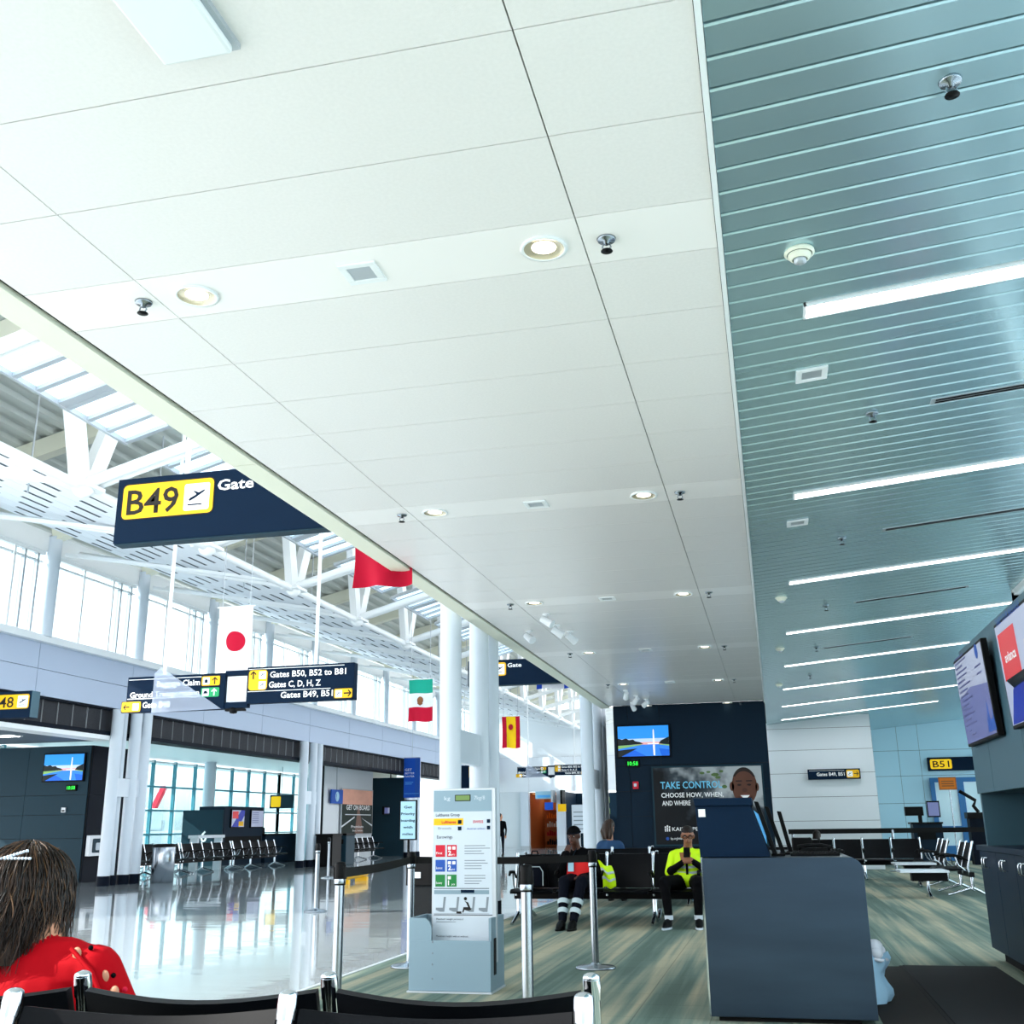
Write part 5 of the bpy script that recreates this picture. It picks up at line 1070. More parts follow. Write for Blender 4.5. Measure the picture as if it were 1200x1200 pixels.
for a, c, lb, nm in bxs:
    t = thing(nm, ((a[0]+c[0])/2, (a[1]+c[1])/2, .986), lb, nm); bx(t, 'case', 'black_plastic', a, c, bevel=.01); bx(t, 'paper_slot', 'silver', (a[0]+.02, a[1]+.02, c[2]-.012), (c[0]-.02, a[1]+.05, c[2]+.002))
for k, (x, y) in enumerate(((.22, 7.75), (.29, 8.48))):
    t = thing('keyboard', (x, y, .986), ('black keyboard at the front of the podium top', 'black keyboard farther back on the podium top')[k], 'keyboard')
    bx(t, 'base', 'black_plastic', (x-.14, y-.08, .986), (x+.18, y+.09, 1.005), bevel=.004); q = MB()
    for i in range(12):
        for j in range(4): q.box((x-.125+i*.024, y-.065+j*.035, 1.005), (x-.105+i*.024, y-.037+j*.035, 1.011))
    q.build('keys', 'grey_print' if 0 else 'black_seat', t, kind='stuff')
t = thing('handheld_phone', (.2, 8.1, .986), 'black telephone handset with coiled cable on the podium', 'telephone'); q = MB(); q.tube([(.14, 8.08, 1.03), (.2, 8.08, 1.045), (.3, 8.1, 1.045), (.36, 8.1, 1.025)], [.02, .014, .014, .02], 8); q.build('handset', 'black_plastic', t); bx(t, 'cradle', 'black_plastic', (.16, 8.02, .986), (.34, 8.16, 1.03), bevel=.006); q = MB(); q.tube([(.36+.02*math.sin(k), 8.1+.012*k, 1.0+.008*math.cos(k)) for k in range(24)], .005, 5); q.build('cable', 'black_plastic', t)
t = thing('waste_bag', (.62, 8.3, .12), 'pale blue and white plastic waste bag hanging at the podium side', 'bag')
q = MB(); q.grid(lambda u, v: (.57+.10*(math.sin(math.pi*u))*(1+.3*math.sin(9*v))+.02*math.sin(12*u), 8.15+.30*u, .012+.31*v+.01*math.sin(14*u)*v), 12, 8, .01); q.build('bag_body', 'bag_blue', t)
q = MB(); q.ball((.60, 8.28, .36), (.06, .10, .055), 12, 8); q.ball((.64, 8.36, .33), (.04, .07, .04), 12, 8); q.ball((.60, 8.2, .33), (.05, .06, .04), 12, 8); q.build('crumpled_top', 'bag_white', t)
q = MB(); q.tube([(.53, 8.2, .31), (.62, 8.14, .29), (.68, 8.3, .28), (.66, 8.45, .26), (.55, 8.48, .28)], .012, 6); q.build('rim', 'bag_white', t)
# floor mats
t = thing('floor_mat', (1.4, 9, 0), 'large dark rubber floor mat before the right cabinet', 'mat'); bx(t, 'sheet', 'mat_dark', (.97, 6.5, .001), (1.72, 10.35, .012), bevel=.003); bx(t, 'edge', 'black_matte', (.94, 6.5, .001), (.97, 10.35, .008))
t = thing('carpet_runner', (.75, 8.6, 0), 'dark brown worn carpet runner beside the podium', 'mat'); bx(t, 'sheet', 'mat_brown', (.55, 6.5, .001), (.935, 10.3, .006)); bx(t, 'edge', 'black_matte', (.935, 6.5, .001), (.94, 10.3, .006))
# ================================================================== RIGHT CABINET WALL
KX = 1.80; Ye = 10.9; Yn = 7.5
t = thing('cabinet_wall', (2.2, 8.3, 0), 'blue grey cabinet wall with doors below a dark niche at the right edge', 'cabinet')
bx(t, 'body', 'cabinet_blue', (KX+.02, Yn, .1), (2.6, Ye, .94)); bx(t, 'worktop', 'cabinet_blue', (KX-.02, Yn, .94), (2.6, Ye+.02, .985), bevel=.004); bx(t, 'toe_kick', 'black_matte', (KX+.09, Yn, 0), (2.55, Ye-.06, .1)); bx(t, 'floor_trim', 'trunk_metal', (KX+.03, Yn, .0), (KX+.09, Ye-1.2, .06))
bx(t, 'niche_back', 'black_matte', (2.2, Yn, .985), (2.3, Ye-.3, 1.43)); bx(t, 'niche_side', 'cabinet_grey', (KX+.02, Ye-.36, .985), (2.6, Ye-.30, 1.43)); bx(t, 'upper_body', 'cabinet_grey', (KX+.02, Yn, 1.43), (2.6, Ye-.30, 2.72))
ed = [Ye-.3, 9.8, 8.5, Yn]
for a, c in zip(ed[:-1], ed[1:]): bx(t, 'upper_panel', 'cabinet_grey', (KX, c+.004, 1.43), (KX+.02, a-.004, 2.72))
de = [Ye-.01, 10.14, 9.38, 8.62, Yn]
for i, (a, c) in enumerate(zip(de[:-1], de[1:])):
    d = bx(t, 'door', 'cabinet_blue', (KX, c+.004, .11), (KX+.02, a-.004, .935))
    hy = (a-.30) if i % 2 == 0 else (a-.34)
    q = MB(); q.tube([(KX, hy, .80), (KX-.035, hy, .80), (KX-.04, hy, .815), (KX-.04, hy, .865), (KX-.035, hy, .88), (KX, hy, .88)], .007, 8); q.tube([(KX, hy-.10, .80), (KX-.035, hy-.10, .80), (KX-.04, hy-.10, .815), (KX-.04, hy-.10, .865), (KX-.035, hy-.10, .88), (KX, hy-.10, .88)], .007, 8); h_ = q.build('handle', 'chrome', None); h_.parent = d; 
    h_.location = -ORG[d]
def kiosk_screen(y0, W_, z0, H_, label, pic):
    t = thing('wall_display', (KX, y0-W_/2, z0), label, 'screen'); fr = Fr((KX-.06, y0, z0), (0, -1, 0), V((-.045, 0, 1)).normalized())
    q = MB(); q.prism([fr.p(u, v, 0) for u, v in rect(0, 0, W_, H_)], fr.n*-.05); q.build('bezel', 'black_plastic', t, bevel=.006); bx(t, 'mount', 'black_matte', (KX-.03, y0-W_+.15, z0+.1), (KX, y0-.15, z0+H_-.12))
    pic(t, fr, W_, H_)
def pic1(t, fr, W_, H_):
    flat('picture', fr, rect(.025, .025, W_-.025, H_-.025), 'screen_pale', t, .001, .001); flat('picture_shade', fr, [(.025, .025), (W_-.025, .025), (W_-.025, .42), (.6, .47), (.025, .42)], 'screen_shade', t, .002, .001)
    flat('text_line', fr, [rect(.08, .76-.042*i, .08+.45+.12*math.sin(i*2.3), .775-.042*i) for i in range(15)], 'screen_ink', t, .003, .001)
    flat('round_mark', fr, [disc(1.12, .70, .06, 14)], 'blue_print', t, .003, .001); flat('caption_lines', fr, [rect(.95, .58, 1.2, .595), rect(1.0, .52, 1.2, .535), rect(.15, .12, .3, .135), rect(.3, .08, .5, .095)], 'screen_ink', t, .003, .001)
    flat('skyline_drawing', fr, [[(1.05, .05), (1.09, .2), (1.13, .05)], [(1.12, .05), (1.14, .28), (1.17, .28), (1.2, .05)], rect(1.2, .05, 1.3, .14), [(1.28, .05), (1.33, .22), (1.37, .05)]], 'blue_print', t, .003, .001)
def pic2(t, fr, W_, H_):
    flat('picture', fr, rect(.025, .025, W_-.025, H_-.025), 'screen_pale', t, .001, .001); flat('picture_red', fr, rect(.08, .34, .62, .68), 'screen_red', t, .003, .001); text(fr, 'avianca', .2, .46, .07, 'white_ink', t, .005, width=.36, bold=.02)
    flat('picture_blue', fr, [(.05, .03), (W_-.03, .03), (W_-.03, .34), (.5, .34), (.25, .26)], 'screen_blue', t, .002, .001); flat('picture_black', fr, [(.3, .27), (W_-.03, .3), (W_-.03, .36), (.1, .345)], 'screen_black', t, .004, .001); flat('picture_plane', fr, [[(.8, .45), (1.2, .5), (1.25, .62), (1.1, .56), (.85, .53)]], 'yellow', t, .004, .001)
    text(fr, 'TAKE YOUR BAGGAGE', .1, .74, .05, 'blue_print', t, .003, width=.8)
kiosk_screen(10.38, 1.36, 1.83, .77, 'wide angled display with pale text page on the cabinet wall, farther', pic1)
kiosk_screen(8.46, 1.36, 1.83, .77, 'wide angled display with red and blue advert on the cabinet wall, nearer', pic2)
# ================================================================== PEOPLE
def capsule(bm, p, q, r0, r1, n=10):
    p = V(p); q = V(q); d = q-p; L_ = d.length
    if L_ < 1e-5: d = V((0, 0, 1)); L_ = 1e-4
    M = V((0, 0, 1)).rotation_difference(d).to_matrix(); rings = []
    prof = [(r0*math.sin(a), -r0*math.cos(a)) for a in (math.radians(x) for x in (0.5, 30, 60, 90))]+[(r1*math.sin(a), L_-r1*math.cos(a)) for a in (math.radians(x) for x in (90, 120, 150, 179.5))]
    for r, z in prof: rings.append([bm.verts.new(p+M @ V((r*math.cos(2*math.pi*j/n), r*math.sin(2*math.pi*j/n), z))) for j in range(n)])
    for a, b in zip(rings[:-1], rings[1:]):
        for j in range(n): bm.faces.new((a[j], a[(j+1) % n], b[(j+1) % n], b[j]))
    bm.faces.new(rings[0][::-1]); bm.faces.new(rings[-1])
def ellip(bm, c, r, M=None, n=14, m=10):
    c = V(c); rings = []
    for i in range(1, m):
        t = math.pi*i/m; ring = []
        for j in range(n):
            a = 2*math.pi*j/n; v = V((r[0]*math.sin(t)*math.cos(a), r[1]*math.sin(t)*math.sin(a), r[2]*math.cos(t)))
            ring.append(bm.verts.new(c+(M @ v if M else v)))
        rings.append(ring)
    for a, b in zip(rings[:-1], rings[1:]):
        for j in range(n): bm.faces.new((a[j], b[j], b[(j+1) % n], a[(j+1) % n]))
    bm.faces.new(rings[0]); bm.faces.new(rings[-1][::-1])
def body_mesh(prims, voxel, smooth=4):
    """one continuous surface from overlapping tapered limbs; each face takes the material of the nearest limb"""
    bm = bmesh.new()
    for p in prims:
        if p[0] == 'c': capsule(bm, *p[1:5])
        else: ellip(bm, p[1], p[2], p[4] if len(p) > 4 else None)
    bmesh.ops.recalc_face_normals(bm, faces=bm.faces)
    me = bpy.data.meshes.new('t'); bm.to_mesh(me); bm.free()
    ob = bpy.data.objects.new('t', me); COL.objects.link(ob)
    rm = ob.modifiers.new('r', 'REMESH'); rm.mode = 'VOXEL'; rm.voxel_size = voxel; rm.use_smooth_shade = True
    sm_ = ob.modifiers.new('s', 'SMOOTH'); sm_.factor = .5; sm_.iterations = smooth
    bpy.context.view_layer.update()
    out = bpy.data.meshes.new_from_object(ob.evaluated_get(bpy.context.evaluated_depsgraph_get())); bpy.data.objects.remove(ob)
    return out
def person_body(root, prims, voxel, mats, smooth=4, name='body'):
    me = body_mesh(prims, voxel, smooth); me.name = name
    names = list(mats); me.materials.clear()
    for m in names: me.materials.append(MATS[m])
    n = len(me.polygons); cs = np.empty(n*3); me.polygons.foreach_get('center', cs); cs = cs.reshape(-1, 3)
    best = np.full(n, 1e9); idx = np.zeros(n, int)
    for p in prims:
        if p[0] == 'c':
            a, b, r0, r1, z = np.array(p[1]), np.array(p[2]), p[3], p[4], p[5]; ab = b-a; t = np.clip(((cs-a) @ ab)/max(1e-9, ab @ ab), 0, 1)
            d = np.linalg.norm(cs-(a+t[:, None]*ab), axis=1)-(r0+(r1-r0)*t)
        else:
            q = (cs-np.array(p[1])); r = np.array(p[2])
            if len(p) > 4 and p[4]: q = q @ np.array(p[4])
            d = (np.linalg.norm(q/r, axis=1)-1)*r.min(); z = p[3]
        k = d < best; best[k] = d[k]; idx[k] = names.index(z)
    me.polygons.foreach_set('material_index', idx.astype(np.int32)); me.polygons.foreach_set('use_smooth', [True]*n)
    o3 = ORG[root]; me.transform(Matrix.Translation(-o3)); me.update()
    o = bpy.data.objects.new(name, me); COL.objects.link(o); o.parent = root; return o
def hand(base, direc, up, curl, s, zone):
    """palm, four unequal bent fingers and a thumb from the side of the palm"""
    b = V(base); d = V(direc).normalized(); u = V(up); u = (u-d*u.dot(d)).normalized(); sd = d.cross(u); pr = []
    pr.append(('c', tuple(b), tuple(b+d*.05*s), .026*s, .028*s, zone)); pr.append(('c', tuple(b+sd*.018*s), tuple(b+d*.065*s+sd*.026*s), .02*s, .016*s, zone)); pr.append(('c', tuple(b-sd*.018*s), tuple(b+d*.065*s-sd*.026*s), .02*s, .016*s, zone))
    for i, (o, l) in enumerate(((-.032, .062), (-.011, .074), (.011, .070), (.032, .055))):
        p0 = b+d*.075*s+sd*o*s; c1 = math.radians(curl*.7); c2 = math.radians(curl*1.6)
        p1 = p0+(d*math.cos(c1)-u*math.sin(c1))*l*.5*s; p2 = p1+(d*math.cos(c2)-u*math.sin(c2))*l*.5*s
        pr.append(('c', tuple(p0), tuple(p1), .0095*s, .009*s, zone)); pr.append(('c', tuple(p1), tuple(p2), .009*s, .0075*s, zone))
    t0 = b+d*.02*s-sd*.03*s; t1 = t0+(d*.6-sd*.6-u*.4).normalized()*.035*s; t2 = t1+(d*.9-u*.4).normalized()*.03*s
    pr += [('c', tuple(t0), tuple(t1), .013*s, .011*s, zone), ('c', tuple(t1), tuple(t2), .011*s, .008*s, zone)]
    return pr
def head(c, face, zone, s=1.0):
    """skull, jaw, nose, ears, brow; face is the direction looked in"""
    c = V(c); f = V(face).normalized(); r = f.cross(V((0, 0, 1))).normalized(); u = r.cross(f)
    M = Matrix((r, f, u)).transposed()
    P = lambda a, b, d: tuple(c+r*a*s+f*b*s+u*d*s)
    return [('e', P(0, -.012, .025), (.076*s, .095*s, .095*s), zone, M), ('e', P(0, .028, -.045), (.056*s, .062*s, .066*s), zone, M), ('c', P(0, .086, .0), P(0, .102, -.03), .010*s, .016*s, zone), ('e', P(0, .062, -.088), (.026*s, .024*s, .02*s), zone, M), ('e', P(-.078, -.01, -.005), (.012*s, .022*s, .032*s), zone, M), ('e', P(.078, -.01, -.005), (.012*s, .022*s, .032*s), zone, M), ('e', P(0, .073, .025), (.055*s, .02*s, .012*s), zone, M), ('e', P(0, .074, -.062), (.028*s, .018*s, .011*s), zone, M)], P, M
def face_parts(root, P, M, s, skin_dark='hair_dark', glasses=False, lip='lip'):
    for sx_ in (-1, 1):
        q = MB(); q.ball(P(sx_*.031, .074, .008), (.009*s, .010*s, .0055*s), 10, 6); e = q.build('eye', 'print_white', root); q = MB(); q.ball(P(sx_*.031, .0815, .008), (.0055*s, .004*s, .005*s), 8, 6); q.build('pupil', 'hair_dark', e)
        q = MB(); q.tube([P(sx_*.014, .086, .028), P(sx_*.032, .088, .034), P(sx_*.05, .076, .028)], .0045*s, 6); q.build('eyebrow', skin_dark, root)
    q = MB(); q.tube([P(-.024, .080, -.060), P(0, .090, -.063), P(.024, .080, -.060)], [.003*s, .0075*s, .003*s], 8); q.build('lips', lip, root)
    if glasses:
        q = MB()
        for sx_ in (-1, 1):
            pts = [P(sx_*.032+.026*math.cos(a), .098, .008+.019*math.sin(a)) for a in [2*math.pi*i/12 for i in range(13)]]; q.tube(pts, .004*s, 6); q.tube([P(sx_*.058, .096, .012), P(sx_*.08, .0, .012)], .0035*s, 5)
        q.tube([P(-.008, .1, .01), P(.008, .1, .01)], .004*s, 5); q.build('glasses', 'black_plastic', root)
def shoe(root, heel, toe, m, sole='black_plastic'):
    h = V(heel); t_ = V(toe); d = (t_-h).normalized(); q = MB(); r = Matrix((d.cross(V((0, 0, 1))), d, V((0, 0, 1)))).transposed()
    L_ = (t_-h).length
    def S(u, v):
        a = 2*math.pi*u; w_ = .042+.008*math.sin(math.pi*min(1, v*1.2)); hgt = .10*(1-v)**.7+.045
        e = math.sin(math.pi*min(1, max(0.02, .08+v*.9)))**.35
        return tuple(h+r @ V((w_*e*math.cos(a), v*L_-.03, max(.0, (hgt*(.5+.5*math.sin(a)))*e))))
    q.grid(S, 14, 10); o = q.build('shoe', m, root)
    q = MB(); q.prism([tuple(h+r @ V((.048*math.sin(a)*(1 if True else 1), L_*.46+L_*.58*math.cos(a)-.01, 0))) for a in [2*math.pi*i/16 for i in range(16)]], (0, 0, .022)); q.build('sole', sole, o)
# --- worker with knit cap and red vest (seated left of the row)
hx, Yb = -2.50, 14.25
t = thing('person', (hx, Yb-.2, 0), 'seated person in black coat, dark cap and red vest, legs stretched, behind the barrier posts', 'person')
hp, P, M = head((hx-.06, Yb-.16, 1.07), (-.25, -1, -.18), 'skin_dark')
LA, RA = (hx-.10, Yb-.86, .11), (hx+.04, Yb-.88, .11)
pr = hp+[('c', (hx-.04, Yb-.1, .90), (hx-.05, Yb-.14, 1.0), .062, .055, 'skin_dark'),
  ('e', (hx, Yb-.08, .72), (.20, .145, .22), 'cloth_black'), ('e', (hx, Yb-.10, .56), (.19, .15, .14), 'cloth_black'), ('c', (hx-.15, Yb-.08, .84), (hx+.15, Yb-.08, .84), .075, .075, 'cloth_black'),
  ('c', (hx-.19, Yb-.08, .83), (hx-.26, Yb-.16, .60), .066, .055, 'cloth_black'), ('c', (hx-.26, Yb-.16, .60), (hx-.12, Yb-.32, .86), .052, .040, 'cloth_black'),
  ('c', (hx+.19, Yb-.08, .83), (hx+.25, Yb-.14, .60), .066, .055, 'cloth_black'), ('c', (hx+.25, Yb-.14, .60), (hx+.06, Yb-.36, .58), .052, .040, 'cloth_black'),
  ('c', (hx-.10, Yb-.16, .52), (hx-.12, Yb-.58, .53), .098, .078, 'cloth_navy'), ('c', (hx-.12, Yb-.58, .53), LA, .074, .052, 'cloth_navy'),
  ('c', (hx+.10, Yb-.16, .52), (hx+.10, Yb-.60, .53), .098, .078, 'cloth_navy'), ('c', (hx+.10, Yb-.60, .53), RA, .074, .052, 'cloth_navy')]
pr += hand((hx-.12, Yb-.32, .87), (.15, .3, 1), (-.3, -1, .2), 50, 1.0, 'skin_dark')+hand((hx+.06, Yb-.36, .57), (-1, -.25, -.1), (0, -.2, 1), 25, 1.0, 'skin_dark')
person_body(t, pr, .0105, ['cloth_black', 'cloth_navy', 'skin_dark'])
face_parts(t, P, M, 1.0)
q = MB(); q.grid(lambda u, v: P(.083*math.cos(2*math.pi*u)*math.cos(v*1.5), -.012+.102*math.sin(2*math.pi*u)*math.cos(v*1.5), .045+.085*math.sin(v*1.5)), 20, 8); c_ = q.build('knit_cap', 'cloth_black', t)
q = MB(); q.tube([P(.082*math.cos(a), -.012+.1*math.sin(a), .045) for a in [2*math.pi*i/20 for i in range(21)]], .011, 6); q.build('cap_band', 'cloth_navy', c_)
q = MB(); q.grid(lambda u, v: (hx-.16+.34*u, Yb-.245+.05*(2*u-1)**2+.02*v, .575+.17*v+.03*u*(v-.3)), 12, 6, .012); q.build('vest', 'red_vest', t)
q = MB(); q.grid(lambda u, v: (hx-.13+.075*u, Yb-.262+.02*v, .64+.11*v), 3, 3, .006); q.build('badge', 'paper_blue', t); q = MB(); q.tube([(hx-.09, Yb-.25, .75), (hx-.06, Yb-.235, .84), (hx-.02, Yb-.19, .92)], .006, 5); q.build('lanyard', 'navy', t)
for (a, k_, w_) in ((LA, V((hx-.12, Yb-.58, .53)), 1), (RA, V((hx+.10, Yb-.60, .53)), 1)):
    a = V(a); dd = k_-a
    for f0, f1 in ((.14, .26), (.38, .50)):
        q = MB(); q.tube([a+dd*f0, a+dd*f1], [.058+.022*f0+.004, .058+.022*f1+.004], 16, caps=False); q.build('reflective_band', 'retro', t)
shoe(t, (hx-.10, Yb-.84, 0), (hx-.13, Yb-1.10, 0), 'black_plastic'); shoe(t, (hx+.04, Yb-.86, 0), (hx+.02, Yb-1.12, 0), 'black_plastic')
# --- worker in yellow jacket with glasses
hx = -1.12
t = thing('person', (hx, Yb-.2, 0), 'seated person in bright yellow reflective jacket and glasses holding a phone, beside the podium', 'person')
hp, P, M = head((hx+.02, Yb-.12, 1.055), (.05, -1, -.22), 'skin_mid')
LA, RA = (hx-.22, Yb-.62, .11), (hx+.13, Yb-.56, .11)
pr = hp+[('c', (hx+.01, Yb-.07, .88), (hx+.015, Yb-.10, .98), .06, .054, 'skin_mid'),
  ('e', (hx, Yb-.07, .71), (.19, .14, .22), 'hivis'), ('e', (hx-.02, Yb-.10, .55), (.19, .15, .12), 'hivis'), ('c', (hx-.13, Yb-.06, .83), (hx+.15, Yb-.06, .83), .072, .072, 'hivis'),
  ('c', (hx-.18, Yb-.06, .82), (hx-.24, Yb-.14, .62), .064, .055, 'hivis'), ('c', (hx-.24, Yb-.14, .62), (hx-.05, Yb-.34, .74), .050, .038, 'cloth_black'),
  ('c', (hx+.19, Yb-.06, .82), (hx+.26, Yb-.14, .62), .064, .055, 'hivis'), ('c', (hx+.26, Yb-.14, .62), (hx+.09, Yb-.33, .75), .050, .038, 'cloth_black'),
  ('c', (hx-.10, Yb-.14, .50), (hx-.26, Yb-.55, .52), .10, .078, 'cloth_black'), ('c', (hx-.26, Yb-.55, .52), LA, .07, .048, 'cloth_black'),
  ('c', (hx+.10, Yb-.14, .50), (hx+.14, Yb-.57, .52), .10, .078, 'cloth_black'), ('c', (hx+.14, Yb-.57, .52), RA, .07, .048, 'cloth_black')]
pr += hand((hx-.05, Yb-.34, .745), (.8, -.25, .45), (-.2, -.9, .4), 40, .95, 'skin_mid')+hand((hx+.09, Yb-.33, .755), (-.8, -.3, .45), (.2, -.9, .4), 40, .95, 'skin_mid')
person_body(t, pr, .0105, ['hivis', 'cloth_black', 'skin_mid'])
face_parts(t, P, M, 1.0, glasses=True)
q = MB(); q.grid(lambda u, v: P(.080*math.cos(2*math.pi*u)*math.cos(v*1.5), -.02+.095*math.sin(2*math.pi*u)*math.cos(v*1.5), .055+.07*math.sin(v*1.5)), 20, 8); q.build('hair', 'hair_dark', t)
q = MB(); q.grid(lambda u, v: (hx-.075+.11*u+.03*v*(u-.5), Yb-.225+.03*v+.02*(2*u-1)**2, .74+.12*v), 6, 4, .008); q.build('shirt_front', 'brown', t)
for z in (.62, .69): q = MB(); q.grid(lambda u, v: (hx-.17+.34*u, Yb-.222+.07*(2*u-1)**2, z+.028*v-.02*math.sin(math.pi*u)), 12, 2, .005); q.build('reflective_band', 'retro', t)
q = MB(); q.grid(lambda u, v: (hx-.018+.03*u, Yb-.237+.012*v, .52+.24*v), 2, 6, .006); q.build('zip', 'cloth_black', t)
q = MB(); q.box((hx-.02, Yb-.42, .80), (hx+.06, Yb-.41, .93), rot=Matrix.Rotation(math.radians(-30), 3, 'X')); q.build('phone', 'black_plastic', t)
for a in (LA, RA):
    q = MB(); q.cyl((a[0], a[1], .10), (a[0]+.0, a[1], .15), .052, .054, 14); q.build('sock', 'print_white', t)
shoe(t, (LA[0], LA[1]+.03, 0), (LA[0]-.05, LA[1]-.24, 0), 'black_plastic', 'print_white'); shoe(t, (RA[0], RA[1]+.03, 0), (RA[0]+.02, RA[1]-.24, 0), 'black_plastic', 'print_white')
# --- girl in blue jumper seen from behind the seats
hx, Yg = -2.66, 17.95
t = thing('person', (hx, Yg, 0), 'person with long brown hair and blue top seated before the dark poster wall', 'person')
zh = 1.17; hp, P, M = head((hx, Yg+.02, zh), (.5, 1, -.15), 'skin')
pr = hp+[('c', (hx, Yg, zh-.19), (hx, Yg+.01, zh-.08), .055, .05, 'skin'), ('e', (hx, Yg, .74), (.18, .13, .24), 'denim'), ('e', (hx, Yg+.04, .55), (.18, .15, .13), 'denim'), ('c', (hx-.14, Yg, .90), (hx+.14, Yg, .90), .065, .065, 'denim')]
for s_ in (-1, 1):
    pr += [('c', (hx+.17*s_, Yg, .88), (hx+.22*s_, Yg+.1, .65), .058, .05, 'denim'), ('c', (hx+.22*s_, Yg+.1, .65), (hx+.1*s_, Yg+.33, .60), .046, .036, 'denim'), ('c', (hx+.1*s_, Yg+.1, .52), (hx+.11*s_, Yg+.5, .53), .09, .07, 'cloth_navy'), ('c', (hx+.11*s_, Yg+.5, .53), (hx+.11*s_, Yg+.52, .1), .065, .046, 'cloth_navy')]
    pr += hand((hx+.1*s_, Yg+.34, .60), (-.2*s_, 1, 0), (0, 0, 1), 25, .9, 'skin')
person_body(t, pr, .014, ['denim', 'cloth_navy', 'skin']); face_parts(t, P, M, 1.0)
q = MB(); q.tube([P(0, -.05, .06), P(0, -.09, -.05), P(0, -.075, -.2)], [.07, .075, .03], 10); q.ball(P(0, -.015, .035), (.088, .098, .098), 16, 10); q.tube([P(-.06, -.06, .05), P(-.08, -.08, -.08), P(-.06, -.07, -.2)], [.03, .045, .02], 8); q.tube([P(.06, -.06, .05), P(.08, -.08, -.08), P(.06, -.07, -.2)], [.03, .045, .02], 8); q.build('hair', 'hair_brown', t)
shoe(t, (hx-.11, Yg+.5, 0), (hx-.11, Yg+.75, 0), 'black_plastic'); shoe(t, (hx+.11, Yg+.5, 0), (hx+.11, Yg+.75, 0), 'black_plastic')
# --- person beyond the counter, only the dark head shows
hx, Yq = 1.0, 25.9
c = ony(957, 979, Yq); hx = c.x
t = thing('person', (hx, Yq, 0), 'dark haired person seated with back turned beyond the podium top, head just showing', 'person')
zh = c.z-.02; hp, P, M = head((hx, Yq-.1, zh), (0.2, 1, -.3), 'skin_mid')
pr = hp+[('c', (hx, Yq-.14, zh-.2), (hx, Yq-.12, zh-.08), .055, .05, 'skin_mid'), ('e', (hx, Yq-.15, zh-.43), (.2, .13, .25), 'cloth_black'), ('e', (hx, Yq-.1, .56), (.18, .15, .13), 'cloth_black'), ('c', (hx-.16, Yq-.14, zh-.27), (hx+.16, Yq-.14, zh-.27), .07, .07, 'cloth_black')]
for s_ in (-1, 1): pr += [('c', (hx+.18*s_, Yq-.14, zh-.28), (hx+.23*s_, Yq, .64), .06, .05, 'cloth_black'), ('c', (hx+.1*s_, Yq-.05, .53), (hx+.12*s_, Yq+.38, .53), .09, .07, 'cloth_navy'), ('c', (hx+.12*s_, Yq+.38, .53), (hx+.12*s_, Yq+.4, .06), .065, .05, 'cloth_navy')]
person_body(t, pr, .016, ['cloth_black', 'cloth_navy', 'skin_mid'])
q = MB(); q.ball(P(0, -.02, .03), (.09, .105, .105), 14, 10); q.tube([P(0, -.08, .04), P(0, -.09, -.1), P(0, -.07, -.2)], [.07, .09, .08], 10); q.build('hair', 'hair_dark', t)
# --- standing person far away at the columns
c = onz(587, 1003, 0); hx, Ys = c.x, c.y
t = thing('person', (hx, Ys, 0), 'person in dark clothes standing far off beside the tall white columns', 'person')
hp, P, M = head((hx, Ys, 1.62), (1, -.3, 0), 'skin')
pr = hp+[('c', (hx, Ys, 1.43), (hx, Ys, 1.54), .055, .05, 'skin'), ('e', (hx, Ys, 1.2), (.18, .12, .27), 'cloth_black'), ('e', (hx, Ys, .95), (.16, .12, .15), 'cloth_black'), ('c', (hx-.15, Ys, 1.38), (hx+.15, Ys, 1.38), .06, .06, 'cloth_black')]
for s_ in (-1, 1):
    pr += [('c', (hx+.19*s_, Ys, 1.36), (hx+.24*s_, Ys, 1.08), .055, .045, 'cloth_black'), ('c', (hx+.24*s_, Ys, 1.08), (hx+.24*s_, Ys-.08, .84), .042, .033, 'cloth_black'), ('c', (hx+.09*s_, Ys, .9), (hx+.10*s_, Ys-.02, .48), .088, .06, 'cloth_navy'), ('c', (hx+.10*s_, Ys-.02, .48), (hx+.10*s_, Ys, .07), .058, .042, 'cloth_navy')]
    pr += hand((hx+.24*s_, Ys-.08, .84), (0, -.1, -1), (0, 1, 0), 20, 1, 'skin')
person_body(t, pr, .016, ['cloth_black', 'cloth_navy', 'skin'])
q = MB(); q.ball(P(0, -.02, .04), (.085, .10, .09), 14, 10); q.build('hair', 'hair_dark', t)
shoe(t, (hx-.1, Ys+.04, 0), (hx-.1, Ys-.22, 0), 'black_plastic'); shoe(t, (hx+.1, Ys+.04, 0), (hx+.1, Ys-.22, 0), 'black_plastic')
